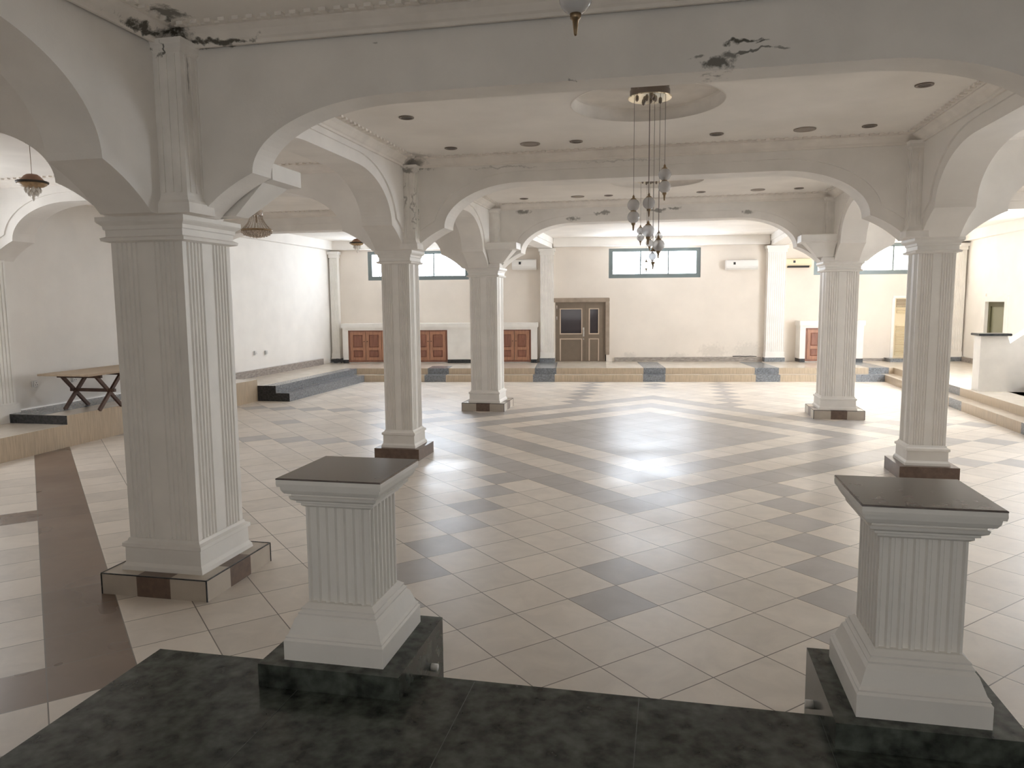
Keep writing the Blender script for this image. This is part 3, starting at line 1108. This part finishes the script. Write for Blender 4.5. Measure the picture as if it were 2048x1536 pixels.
PEDX = {'fluted white pedestal with dark stone top left of the steps': (-1.288, 2.815),
        'fluted white pedestal with dark stone top right of the steps': (0.846, 2.815)}
pedestal('fluted white pedestal with dark stone top left of the steps', -1.585, -0.995, 1)
pedestal('fluted white pedestal with dark stone top right of the steps', 0.562, 1.16, -1)

# ================================================================ far wall fittings
def wall_thing(name, label, cat, x, z=0.0, off=0.0, group=None, kind=None):
    return thing(name, label, cat, wloc(x, z, off), BROT, group, kind)


# ---- windows
def window(no, key, n, mat, grille):
    x0, x1, z0, z1 = WIN[key]
    t = wall_thing('window_%d' % no, None, None, x0, z0, 0, kind='structure')
    w, h = (x1 - x0) / cw, z1 - z0
    mb = MB()
    f = 0.12
    for a, b, c, d in ((0, w, 0, f), (0, w, h - f * .8, h), (0, f, f, h - f * .8), (w - f, w, f, h - f * .8)):
        mb.cbox(a, b, 0.02, 0.11, c, d, 0, 0.006)
    mb.build('frame', winframe_m, t)
    pw = (w - 2 * f) / n
    for k in range(n):
        mb = MB()
        mb.box(f + k * pw + 0.004, f + (k + 1) * pw - 0.004, 0.07, 0.08, f, h - f * .8)
        mb.build('pane', mat, t)
        if k:
            mb = MB()
            mb.cbox(f + k * pw - 0.02, f + k * pw + 0.02, 0.035, 0.085, f, h - f * .8, 0, 0.004)
            mb.build('mullion', winframe_m, t)
    if grille:
        mb = MB()
        x = f + 0.1
        while x < w - f:
            mb.tube([(x, 0.045, f), (x, 0.045, h - f)], 0.0045, 6)
            x += 0.125
        mb.build('grille', grille_m, t)
    return t


window(1, 'L', 3, pane_m, True)
window(2, 'C', 3, pane_m, False)
window(3, 'R', 3, pane_r, False)
outer = [((x0, REAR), x1 - x0, z0, z1, pi, fill_pane_rear) for x0, x1, z0, z1 in REAR_FILLW]  # unseen windows added only for their fill light
outer += [((WXR, y0), y1 - y0, z0, z1, -pi / 2, fill_pane_right) for y0, y1, z0, z1 in RIGHT_FILLW]
outer += [((WXL, y0), y1 - y0, z0, z1, pi / 2, fill_pane_left) for y0, y1, z0, z1 in LEFT_FILLW]
for k, ((x0, y0), w, z0, z1, rz, pm) in enumerate(outer):
    # local +y points out of the room, local x runs along the wall
    t = thing('window_%d' % (k + 4), loc=(x0, y0, z0), rotz=rz, kind='structure')  # added fill windows, numbered on from the real ones
    if rz > 3 or rz < 0:
        t.location = (x0 + (w if rz > 3 else 0), y0 + (w if rz < 0 else 0), z0)
    h, f = z1 - z0, 0.07
    mb = MB()
    for a, b, c, d in ((0, w, 0, f), (0, w, h - f, h), (0, f, f, h - f), (w - f, w, f, h - f), (w / 2 - .03, w / 2 + .03, f, h - f)):
        mb.box(a, b, 0.03, 0.11, c, d)
    mb.build('frame', winframe_m, t)
    mb = MB()
    mb.box(f, w - f, 0.08, 0.09, f, h - f)
    mb.build('pane', pm, t)

# ---- double door
x0, x1, z0, z1 = DOORX
d1 = wall_thing('door_1', None, None, x0, z0, 0, kind='structure')
w, h = (x1 - x0) / cw, z1 - z0
mb = MB()
mb.box(0, w, 0.10, 0.12, 0, h)
mb.build('backing', dark_m, d1)
mb = MB()
mb.cbox(-0.06, w + 0.09, -0.05, 0.06, h - 0.005, h + 0.12, 0, 0.01)
mb.cbox(w - 0.03, w + 0.09, -0.05, 0.06, 0.20, h - .006, 0, 0.01)
mb.build('architrave', principled('tiled_door_surround', (0.34, 0.27, 0.21), 0.5, var=0.15, vscale=6), d1)
mb = MB()
mb.box(0, w - .03, 0.0, 0.07, h - 0.05, h - .006)
mb.box(0, 0.035, 0.0, 0.07, 0, h - 0.05)
mb.box(w - 0.065, w - .03, 0.0, 0.07, 0, h - 0.05)
mb.build('frame', bronze_m, d1)


def leaf(u0, u1, g0, g1):
    mb = MB()
    zs = (0.0, 0.012, 0.68, 0.80, 1.56, h - 0.05)
    mb.box(u0, g0, 0.015, 0.055, 0, zs[5])
    mb.box(g1, u1, 0.015, 0.055, 0, zs[5])
    mb.box(g0, g1, 0.015, 0.055, zs[2], zs[3])
    mb.box(g0, g1, 0.015, 0.055, zs[4], zs[5])
    lf = mb.build('leaf', bronze_m, d1)
    mb = MB()
    mb.box(g0, g1, 0.03, 0.04, zs[3], zs[4])
    mb.build('glass', dark_glass, lf)
    mb = MB()
    mb.box(g0, g1, 0.028, 0.042, 0, zs[2])
    mb.build('panel', bronze_m, lf)
    mb = MB()
    b = 0.034
    for za, zb in ((zs[3], zs[4]), (0.02, zs[2])):
        mb.box(g0, g0 + b, 0.008, 0.03, za, zb)
        mb.box(g1 - b * .8, g1, 0.008, 0.03, za, zb)
        mb.box(g0 + b, g1 - b * .8, 0.008, 0.03, zb - b * .8, zb)
        if za > 0.1:
            mb.box(g0 + b, g1 - b * .8, 0.008, 0.03, za, za + b)
    mb.build('glazing_bead', bead_m, lf)
    return lf


l1 = leaf(0.036, 0.87, 0.13, 0.79)
l2 = leaf(0.875, 1.427, 0.98, 1.28)
mb = MB()
mb.tube([(0.83, 0.01, 0.92), (0.835, -0.045, 0.90), (0.835, -0.05, 0.80), (0.83, 0.01, 0.78)], 0.014, 8)
mb.cbox(0.808, 0.852, 0.004, 0.018, 0.74, 1.0, 0, 0.004)
mb.lathe([(0.013, 0.645), (0.016, 0.66), (0.013, 0.675)], 0.83, 0.008, 10)
mb.build('handle', steel_m, l1)
mb = MB()
for zc in (1.60, 1.28):
    mb.tube([(0.045, 0.004, zc - .05), (0.045, 0.004, zc + .05)], 0.011, 8)
mb.build('hinge', steel_m, l1)

# ---- louvred door on a raised sill at far right
x0, x1, z0, z1 = LOUV
d2 = wall_thing('door_2', None, None, x0, z0, 0, kind='structure')
w, h = (x1 - x0) / cw, z1 - z0
mb = MB()
mb.box(-0.03, w + .03, -0.02, 0.05, h - .005, h + 0.06)
mb.box(-0.05, 0.03, -0.02, 0.05, 0, h)
mb.box(w - 0.03, w + .05, -0.02, 0.05, 0, h)
mb.build('frame', sat_m, d2)
mb = MB()
mb.box(0.031, w - 0.031, 0.03, 0.06, 0, h - .006)
lf = mb.build('leaf', louver_m, d2)
mb = MB()
k = 0
z = 0.08
while z < h - 0.30:
    if not (0.92 < z < 1.22):
        mb.prism([(0.0, z), (0.03, z + 0.012), (0.03, z + 0.03), (0.0, z + 0.018)], 'x', 0.09, w - 0.09)
    z += 0.045
mb.build('slats', louver_m, lf)
mb = MB()
mb.box(0.08, w - 0.08, 0.02, 0.031, h - 0.26, h - 0.04, 0)
for k in range(6):
    z = h - 0.25 + k * 0.035
    mb.box(0.08, w - 0.08, 0.005, 0.02, z, z + 0.014, 1)
mb.build('vent_grille', [principled('vent_back', (0.14, 0.09, 0.06), 0.6), louver_m], lf)
mb = MB()
q = [wloc(5.95, 0, 0.001), wloc(7.2, 0, 0.001), wloc(7.2, 0, 0.45), wloc(5.95, 0, 0.45)]
mb.prism([(p.x, p.y) for p in q], 'z', PZ + .001, 0.43)
mb.build('floor_door_sill', granite_grey, kind='structure')

# ---- small door with green glass in the right wall
d3 = thing('door_3', loc=(WXR, RDOOR[0], PZ), rotz=pi / 2, kind='structure')
w, h = RDOOR[1] - RDOOR[0], RDOOR[3] - PZ
mb = MB()
mb.box(0, w, -0.10, -0.09, 0, h)
mb.build('pane', green_door, d3)
mb = MB()
for a, b, c, d in ((-0.14, 0.02, 0, h + 0.14), (w - 0.02, w + 0.2, 0, h + 0.2), (0.02, w - 0.02, h - .02, h + 0.12)):
    mb.box(a, b, -0.089, 0.035, c, d)
mb.build('frame', sat_m, d3)
mb = MB()
mb.box(0.02, 0.14, -0.089, -0.05, 0, h - .02)
mb.box(w - 0.14, w - .02, -0.089, -0.05, 0, h - .02)
mb.box(0.14, w - .14, -0.089, -0.05, h - .14, h - .02)
mb.build('leaf_frame', principled('olive_door_frame', (0.10, 0.095, 0.045), 0.5), d3)

# ---- wall pilasters
def pilaster(x0, x1, label, dep=0.22):
    t = wall_thing('wall_pilaster', label, 'pilaster', (x0 + x1) / 2, PZ, 0, 'pilasters against the outer walls')
    w = (x1 - x0) / cw / 2
    mb = MB()
    mb.box(-w - 0.03, w + 0.03, -dep - 0.03, -.001, 0, 0.12)
    mb.build('base_block', granite_grey, t)
    mb = MB()
    mb.box(-w - 0.025, w + 0.025, -dep - 0.025, -.001, 0.12, 0.15)
    mb.box(-w - 0.012, w + 0.012, -dep - 0.012, -.001, 0.15, 0.28)
    mb.build('base_moulding', sat_m, t)
    mb = MB()
    n = 9
    pts = [(-w, 0), (-w, -dep)]
    for k in range(n):
        x = -w + 2 * w * (k + 0.5) / n
        g = 2 * w / n * 0.3
        pts += [(x - g, -dep), (x - g * .5, -dep + 0.008), (x + g * .5, -dep + 0.008), (x + g, -dep)]
    pts += [(w, -dep), (w, 0)]
    pts[0] = (-w, -.001)
    pts[-1] = (w, -.001)
    mb.prism(pts, 'z', 0.28, 3.10)
    mb.build('shaft', sat_m, t)
    mb = MB()
    mb.box(-w - 0.02, w + 0.02, -dep - 0.02, -.001, 3.10, 3.20)
    mb.box(-w - 0.05, w + 0.05, -dep - 0.05, -.001, 3.20, 3.285)
    mb.build('capital', sat_m, t)


pilaster(-3.76, -3.38, 'white fluted pilaster beside the bronze double door')
pilaster(2.62, 3.12, 'white pilaster on the far wall between the two air conditioners')
pilaster(-9.95, -9.72, 'pilaster in the far left corner beside the cupboards')
pilaster(7.55, 7.98, 'cream pilaster in the far right corner', 0.15)
# pilaster on the left side wall next to the table
t = thing('wall_pilaster', 'fluted pilaster on the left side wall at the picture edge', 'pilaster', (WXL, 9.22, PZ), -pi / 2 + pi, 'pilasters against the outer walls')
mb = MB()
mb.box(-0.34, 0.34, 0.0, 0.17, 0.0, 0.28)
mb.build('base_moulding', sat_m, t)
mb = MB()
pts = [(-0.3, 0.0), (-0.3, 0.14)]
mb.box(-0.3, 0.3, 0.0, 0.13, 0.28, 2.45)
for k in range(10):
    x = -0.27 + k * 0.06
    mb.box(x - 0.017, x + 0.017, 0.13, 0.143, 0.30, 2.42)
mb.build('shaft', sat_m, t)
t.rotation_euler = (0, 0, -pi / 2)

# ---- built-in counters with wooden cupboard doors
def cupboard_doors(parent, u0, u1, n, z0, z1, y, broken=None):
    """a wooden frame with n panelled doors; local coordinates of the counter"""
    mb = MB()
    f = 0.05
    mb.box(u0, u1, y - 0.015, y + 0.02, z1 - f * .8, z1)
    mb.box(u0, u1, y - 0.015, y + 0.02, z0, z0 + f)
    mb.box(u0, u0 + f, y - 0.015, y + 0.02, z0 + f, z1 - f * .8)
    mb.box(u1 - f, u1, y - 0.015, y + 0.02, z0 + f, z1 - f * .8)
    mb.build('door_frame', wood_pan, parent)
    pw = (u1 - u0 - 2 * f) / n
    for k in range(n):
        a, b = u0 + f + k * pw + 0.006, u0 + f + (k + 1) * pw - 0.006
        c, d = z0 + f + .003, z1 - f * .8 - .003
        s = 0.085
        zm = c + (d - c) * 0.40
        mb = MB()
        for p in ((a, a + s, c, d), (b - s, b, c, d), (a + s, b - s, c, c + s), (a + s, b - s, zm - s * .45, zm + s * .45), (a + s, b - s, d - s, d)):
            mb.box(p[0], p[1], y - 0.022, y + 0.012, p[2], p[3])
        dr = mb.build('door', wood_m, parent)
        mb = MB()
        for za, zb in ((c + s, zm - s * .45), (zm + s * .45, d - s)):
            mb.box(a + s, b - s, y - 0.004, y + 0.01, za, zb)
            g = 0.035
            mb.sq_panel(a + s, b - s, za, zb, y - 0.004, g)
        mb.build('panel', wood_pan, dr)
        mb = MB()
        ks = b - s * .5 if k % 2 == 0 else a + s * .5
        mb.tube([(ks, y - 0.022, zm + 0.22), (ks, y - 0.048, zm + 0.22)], 0.013, 8)
        mb.build('knob', darkbrass_m, dr)


def _sq_panel(self, x0, x1, z0, z1, y, g):
    """raised and fielded panel"""
    a = [(x0 + .01, y, z0 + .01), (x1 - .01, y, z0 + .01), (x1 - .01, y, z1 - .01), (x0 + .01, y, z1 - .01)]
    b = [(x0 + g, y - 0.012, z0 + g), (x1 - g, y - 0.012, z0 + g), (x1 - g, y - 0.012, z1 - g), (x0 + g, y - 0.012, z1 - g)]
    self.add(a + b, [(0, 1, 5, 4), (1, 2, 6, 5), (2, 3, 7, 6), (3, 0, 4, 7), (4, 5, 6, 7)])


MB.sq_panel = _sq_panel
DEP = 0.42


def counter(label, x0, x1, groups, panels):
    t = wall_thing('built_in_counter', label, 'counter', x0, PZ, 0)
    k = 1 / cw
    L = (x1 - x0) * k
    H = 1.50 - PZ - 0.14
    mb = MB()
    cuts = [0.0]
    for a, b, _ in groups:
        cuts += [(a - x0) * k, (b - x0) * k]
    cuts.append(L)
    for a, b in zip(cuts[0::2], cuts[1::2]):           # piers between the door openings
        mb.box(a, b, -DEP, -.001, 0.10, H)
    for a, b, _ in groups:
        mb.box((a - x0) * k, (b - x0) * k, -DEP, -.001, 0.965, H)
        mb.box((a - x0) * k, (b - x0) * k, -DEP + .06, -.001, 0.0, 0.03)
    mb.build('counter_body', sat_m, t)
    for a, b in zip(cuts[0::2], cuts[1::2]):
        mb = MB()
        mb.box(a + .001, b - .001, -DEP - 0.008, -.002, 0.0, 0.10)
        mb.build('plinth_strip', granite_blk, t)
    mb = MB()
    mb.cbox(-0.03, L + 0.03, -DEP - 0.05, -.001, H, H + 0.14, 0, 0.012)
    mb.build('counter_top', sat_m, t)
    for a, b in panels:
        mb = MB()
        mb.cbox((a - x0) * k, (b - x0) * k, -DEP - 0.018, -DEP, 0.11, 0.955, 0, 0.006)
        mb.build('blank_panel', sat_m, t)
    for a, b, n in groups:
        cupboard_doors(t, (a - x0) * k + .001, (b - x0) * k - .001, n, 0.03, 0.965, -DEP + 0.04)
    return t


OFX = -DEP * sin(BROT)         # fronts stand off the wall, so their X is shifted along the wall line
counter('long white built-in counter with reddish cupboard doors at far left', -9.56, -3.86, [(-9.40, -6.46, 6), (-5.00, -4.03, 2)], [(-6.15, -5.30)])
counter('short white built-in counter with dark cupboard door at far right', 3.50, 5.22, [(3.65, 4.95, 3)], [])

# ---- split air conditioners
def air_con(label, x0, x1, z0, z1, mat, flap):
    t = wall_thing('air_conditioner', label, 'air conditioner', x0, z0, 0, 'split air conditioners on the far wall')
    w, h = (x1 - x0) / cw, z1 - z0
    mb = MB()
    pr = [(-.001, 0.0), (-0.10, 0.0), (-0.17, 0.05), (-0.19, 0.10), (-0.185, h - 0.03), (-0.16, h), (-.001, h)]
    mb.prism(pr, 'x', 0, w)
    mb.build('housing', mat, t)
    mb = MB()
    mb.prism([(-0.12, 0.003), (-0.178, 0.052), (-0.184, 0.048), (-0.124, -0.004)], 'x', 0.05, w - 0.05)
    mb.build('flap', flap, t)
    mb = MB()
    for k in range(4):
        mb.box(0.04, w - 0.04, -0.16 + k * 0.03, -0.148 + k * 0.03, h, h + 0.004)
    mb.build('intake_grille', dark_m, t)
    mb = MB()
    mb.box(0.20, 0.26, -0.1935, -0.186, h * .52, h * .78)
    mb.build('display', dark_m, t)


air_con('white air conditioner on the far wall right of the middle window', 1.48, 2.36, 2.96, 3.23, ac_white, ac_white)
air_con('yellowed air conditioner between the far pilaster and right window', 3.12, 3.82, 3.00, 3.25, ac_cream, dark_m)
air_con('white air conditioner half hidden behind an arch left of the door', -4.58, -3.88, 3.03, 3.32, ac_white, ac_white)

# ---- sockets and cables
def socket(label, loc, rz):
    o = thing('wall_socket', label, 'socket', loc, rz, 'wall sockets low on the left wall')
    mb = MB()
    mb.cbox(-0.05, 0.05, -0.045, -.001, -0.05, 0.05, 0, 0.008)
    mb.build('back_box', socket_m, o)
    mb = MB()
    mb.cbox(-0.043, 0.043, -0.054, -0.045, -0.043, 0.043, 0, 0.004)
    for x, z in ((0, 0.02), (-0.018, -0.014), (0.018, -0.014)):
        mb.box(x - .005, x + .005, -0.0555, -0.054, z - .007, z + .007, 1)
    mb.build('cover_plate', [ac_white, dark_m], o)


socket('pale wall socket on the left wall left of the folding table', (WXL, 10.0, 0.86), pi / 2)
socket('pale wall socket on the left wall seen under the folding table', (WXL, 10.8, 0.86), pi / 2)
socket('left one of two small sockets on the brightly lit left wall', (WXL, 16.5, 0.91), pi / 2)
socket('right one of two small sockets on the brightly lit left wall', (WXL, 17.0, 0.89), pi / 2)
mb = MB()
pts = []
for k in range(90):
    a = k * 0.55
    r = 0.13 + 0.05 * sin(k * 1.7)
    pts.append((-9.62 + r * cos(a), 20.35 + r * 0.6 * sin(a), PZ + 0.025 + 0.06 * abs(sin(k * 0.37)) + 0.0006 * k))
mb.tube(pts, 0.016, 6)
tag(mb.build('cable_coil', dark_m), 'heap of black cable on the platform in the far left corner', 'cable')
mb = MB()
p = [wloc(1.75, PZ + 0.145, 0.03), wloc(1.95, PZ + 0.15, 0.035), wloc(2.1, PZ + 0.138, 0.035), wloc(2.25, PZ + 0.15, 0.04), wloc(2.42, PZ + 0.138, 0.03)]
mb.tube(p, 0.011, 6)
tag(mb.build('power_cable', dark_m), 'black cable lying on the far wall skirting beside the pilaster', 'cable')

# ================================================================ staircase at right
st = thing('staircase', 'tiled staircase rising to the right with white solid balustrade', 'stairs', (5.7, 15.6, 0.178))
mb = MB()
mb.prism([(0.02, 0.0), (0.50, 0.0), (0.62, -0.04), (2.2, -0.04), (2.2, 2.30), (0.52, 1.03), (0.47, 1.17), (0.02, 1.17)], 'y', 0.0, 0.32)
mb.v = [(x, y, z + 0.04) for x, y, z in mb.v]
mb.build('balustrade', sat_m, st)
mb = MB()
mb.cbox(-0.03, 0.53, -0.05, 0.37, 1.2105, 1.255, 0, 0.008)
mb.build('coping', granite_blk, st)
mb = MB()
mb.box(-0.01, 0.48, -0.012, 0.0, 0.0, 0.06)
mb.box(-0.012, 0.0, -0.012, 0.33, 0.0, 0.06)
mb.build('skirting', granite_blk, st)
mb = MB()
for k in range(5):
    x = 0.53 + k * 0.30
    mb.box(x, 2.2, -2.6, -0.014, 0.0 if k == 0 else 0.157 * k + .0, 0.157 * (k + 1))
    mb.box(x - 0.012, x - 0.0005, -2.6, -0.014, 0.157 * k + 0.002, 0.157 * (k + 1) - 0.004, 1)
mb.build('steps', [cream_top, brown_tile], st)

# ================================================================ folding table on the left platform
tb = thing('trestle_table', 'long low plywood trestle table with crossed timber legs by left wall', 'table', (-9.05, 10.9, AZ))
mb = MB()
mb.cbox(-0.46, 0.46, -1.30, 1.30, 0.560, 0.590, 0, 0.004)
mb.build('table_top', table_top_m, tb)
for yc in (-0.70, 0.70):
    for xs in (-0.33, 0.30):
        for sgn in (-1, 1):
            mb = MB()
            o = 0.022 * sgn
            mb.bar((xs + o, yc - 0.27 * sgn, 0.0), (xs + o, yc + 0.27 * sgn, 0.558), 0.05, 0.04, 0, (0, 1, 0))
            mb.build('leg', table_leg_m, tb)
    mb = MB()
    mb.bar((-0.42, yc, 0.285), (0.40, yc, 0.285), 0.05, 0.045)
    mb.build('crossbar', table_leg_m, tb)
    for sgn in (-1, 1):
        mb = MB()
        mb.bar((-0.40, yc + sgn * 0.27, 0.532), (0.40, yc + sgn * 0.27, 0.532), 0.05, 0.04)
        mb.build('batten', table_leg_m, tb)

# ================================================================ lamps
def drop_chandelier(label, loc, strands, plate=True):
    """round canopy with smoked glass globes on cords; strands = [(x, y, [globe heights], r)]"""
    t = thing('pendant_chandelier', label, 'chandelier', loc, group='globe chandeliers in the round ceiling trays')
    mb = MB()
    mb.lathe([(0.001, -0.130), (0.194, -0.130), (0.199, -0.122)], 0, 0, 48, 0, False, False)
    mb.lathe([(0.199, -0.122), (0.180, -0.118), (0.180, -0.060), (0.172, -0.050), (0.172, -0.001), (0.001, -0.001)], 0, 0, 48, 1, False, False)
    mb.build('canopy', [plate_m, plate_edge], t)
    for k in range(9):                          # little bosses under the plate
        a = k * 2 * pi / 9
        r = 0.05 + 0.07 * (k % 2)
        mb = MB()
        mb.lathe([(0.004, -0.160), (0.014, -0.150), (0.017, -0.129)], r * cos(a), r * sin(a), 8)
        mb.build('boss', spot_m, t)
    for x, y, zs in strands:
        mb = MB()
        mb.tube([(x, y, -0.128), (x, y, zs[0] - loc[2] + 0.09)], 0.0021, 6)
        mb.build('cord', cord_m, t)
        for q, z in enumerate(zs):
            z -= loc[2]
            mb = MB()
            mb.ball((x, y, z), 0.057, 24)
            g = mb.build('globe', globe_m, t)
            mb = MB()
            mb.lathe([(0.030, z + 0.046), (0.024, z + 0.058), (0.010, z + 0.066), (0.012, z + 0.074), (0.004, z + 0.092)], x, y, 14)
            mb.build('cap', brass_m, g)
            if q == len(zs) - 1:
                mb = MB()
                mb.lathe([(0.003, z - 0.125), (0.006, z - 0.12), (0.011, z - 0.075), (0.018, z - 0.07), (0.02, z - 0.054), (0.012, z - 0.052)], x, y, 14)
                mb.build('finial', brass_m, g)
    return t


dz = CEIL + 0.12
drop_chandelier('globe chandelier on long cords in the nearer visible ceiling tray', (-0.22, 7.10, dz),
                [(0.14, 0.04, [3.25, 3.14]), (-0.14, 0.04, [2.985, 2.875]), (0.0, 0.05, [3.00]), (0.0, -0.08, [2.735]), (0.09, 0.15, [2.62]), (0.04, 0.2, [2.52])])
drop_chandelier('smaller looking globe chandelier in the farther ceiling tray', (-0.35, 11.92, dz),
                [(-0.14, 0.0, [3.18, 3.08]), (0.0, 0.0, [3.10, 2.99]), (0.14, 0.0, [3.09]), (0.13, 0.1, [2.90]), (0.05, -0.1, [2.78]), (-0.05, 0.12, [2.66])])
drop_chandelier('globe lamp hanging into the top edge of the picture', (-0.25, 2.64, dz),
                [(-0.085, 0.01, [3.128]), (0.20 - 0.08, 0.1, [3.40, 3.29]), (-0.12, -0.06, [3.40])])


def bowl_lamp(label, loc, sc):
    """brown dome with a dark rim, amber bowl and a cluster of white glass drops"""
    t = thing('bowl_chandelier', label, 'chandelier', loc, group='brown bowl chandeliers in the left aisle')
    zc = (CEIL - loc[2]) / sc
    t.scale = (sc, sc, sc)
    mb = MB()
    mb.tube([(0, 0, zc), (0, 0, 0.11)], 0.004, 8)
    mb.lathe([(0.055, zc - 0.03), (0.06, zc - 0.01), (0.06, zc)], 0, 0, 20)
    mb.build('stem', brass_m, t)
    mb = MB()
    mb.lathe([(0.19, 0.0), (0.165, 0.03), (0.135, 0.06), (0.11, 0.09), (0.075, 0.115), (0.02, 0.125)], 0, 0, 32)
    mb.build('dome', principled_lamp['dome'], t)
    mb = MB()
    mb.lathe([(0.215, -0.018), (0.222, -0.008), (0.222, 0.010), (0.205, 0.016), (0.19, 0.012), (0.19, -0.016), (0.215, -0.018)], 0, 0, 40, caps=False)
    mb.build('rim', darkbrass_m, t)
    mb = MB()
    mb.lathe([(0.02, -0.085), (0.09, -0.08), (0.15, -0.065), (0.19, -0.04), (0.205, -0.016)], 0, 0, 36)
    mb.build('bowl', principled_lamp['bowl'], t)
    for ring, (n, r, z) in enumerate(((9, 0.10, -0.115), (6, 0.06, -0.165), (1, 0.0, -0.235))):
        for k in range(n):
            a = 2 * pi * k / n + ring
            mb = MB()
            x, y = r * cos(a), r * sin(a)
            mb.lathe([(0.002, z - 0.05), (0.018, z - 0.02), (0.022, z), (0.012, z + 0.022), (0.004, z + 0.05 + 0.03 * ring)], x, y, 8)
            mb.build('glass_drop', crystal_w, t)
    return t


principled_lamp = {'dome': principled('brown_lamp_dome', (0.25, 0.13, 0.075), 0.4, var=0.15, vscale=12),
                   'bowl': principled('amber_glass_bowl', (0.42, 0.28, 0.15), 0.3, var=0.25, vscale=25)}


def basket_lamp(label, loc):
    """bead basket chandelier: top crown, flaring bead strings, ring and shallow basket"""
    t = thing('basket_chandelier', label, 'chandelier', loc)
    zc = CEIL - loc[2]
    mb = MB()
    mb.tube([(0, 0, zc), (0, 0, -0.12)], 0.007, 8)
    mb.lathe([(0.05, zc - 0.03), (0.055, zc - 0.01), (0.055, zc)], 0, 0, 16)
    mb.build('stem', brass_m, t)
    mb = MB()
    mb.lathe([(0.105, 0.0), (0.11, 0.01), (0.115, 0.075), (0.12, 0.085), (0.10, 0.09), (0.02, 0.095)], 0, 0, 28)
    mb.build('crown', crystal_m, t)
    mb = MB()
    mb.lathe([(0.235, -0.268), (0.26, -0.262), (0.262, -0.238), (0.245, -0.232), (0.235, -0.24), (0.235, -0.268)], 0, 0, 36, caps=False)
    mb.build('ring', brass_m, t)
    for k in range(22):
        a = 2 * pi * k / 22
        mb = MB()
        pts = []
        for q in range(9):
            u = q / 8
            r = 0.105 + (0.25 - 0.105) * u ** 1.9
            z = 0.0 - 0.24 * u
            pts.append((r * cos(a), r * sin(a), z))
        mb.tube(pts, 0.0055, 5)
        mb.build('bead_string', crystal_m, t)
    mb = MB()
    for r, z, n in ((0.25, -0.285, 30), (0.215, -0.315, 26), (0.17, -0.335, 20), (0.12, -0.350, 14), (0.06, -0.362, 8), (0.0, -0.37, 1)):
        for k in range(n):
            a = 2 * pi * k / n
            mb.lathe([(0.002, z - 0.02), (0.016, z - 0.004), (0.016, z + 0.008), (0.003, z + 0.022)], r * cos(a), r * sin(a), 6)
    mb.lathe([(0.02, -0.352), (0.12, -0.335), (0.21, -0.30), (0.245, -0.265)], 0, 0, 28)
    mb.build('bead_basket', crystal_m, t)
    return t


bowl_lamp('brown bowl chandelier with white drops at the left edge', (-7.06, 7.27, 3.485), 0.74)
basket_lamp('beaded basket chandelier hanging right of the large front column', (-7.05, 11.91, 3.62))
bowl_lamp('brown bowl chandelier half hidden behind the slim left column', (-7.20, 16.5, 3.50), 0.8)


def downlight(name, label, x, y, r, mats):
    o = thing(name, label, 'ceiling light' if name == 'recessed_downlight' else 'vent', (x, y, CEIL))
    mb = MB()
    mb.lathe([(r * 0.74, -0.004), (r * 0.80, -0.012), (r, -0.010), (r * 1.02, -0.001)], 0, 0, 24)
    mb.build('ring', mats[0], o)
    mb = MB()
    mb.lathe([(0.001, -0.006), (r * 0.5, -0.008), (r * 0.75, -0.003), (r * .75, -.001)], 0, 0, 24)
    mb.build('lens' if name == 'recessed_downlight' else 'grille', mats[1], o)
    return o


for bay, yf, ym in (('nearer visible ceiling bay', 8.78, 7.25), ('farther ceiling bay', 13.30, 11.9)):
    for x, w in ((-2.60, 'leftmost'), (-1.10, 'second from left'), (0.46, 'third from left'), (2.03, 'rightmost')):
        downlight('recessed_downlight', '%s small round downlight in far row of the %s' % (w, bay), x, yf, 0.075, (spot_m, spot_in))
    for x, w in ((-2.60, 'left'), (2.10, 'right')):
        downlight('recessed_downlight', 'small round downlight by the %s edge of the %s' % (w, bay), x, ym, 0.075, (spot_m, spot_in))
    for x, w in ((-1.64, 'left'), (1.38, 'right')):
        downlight('round_ceiling_vent', 'larger round grey vent %s of centre in the %s' % (w, bay), x, yf, 0.115, (vent_m, vent_m))
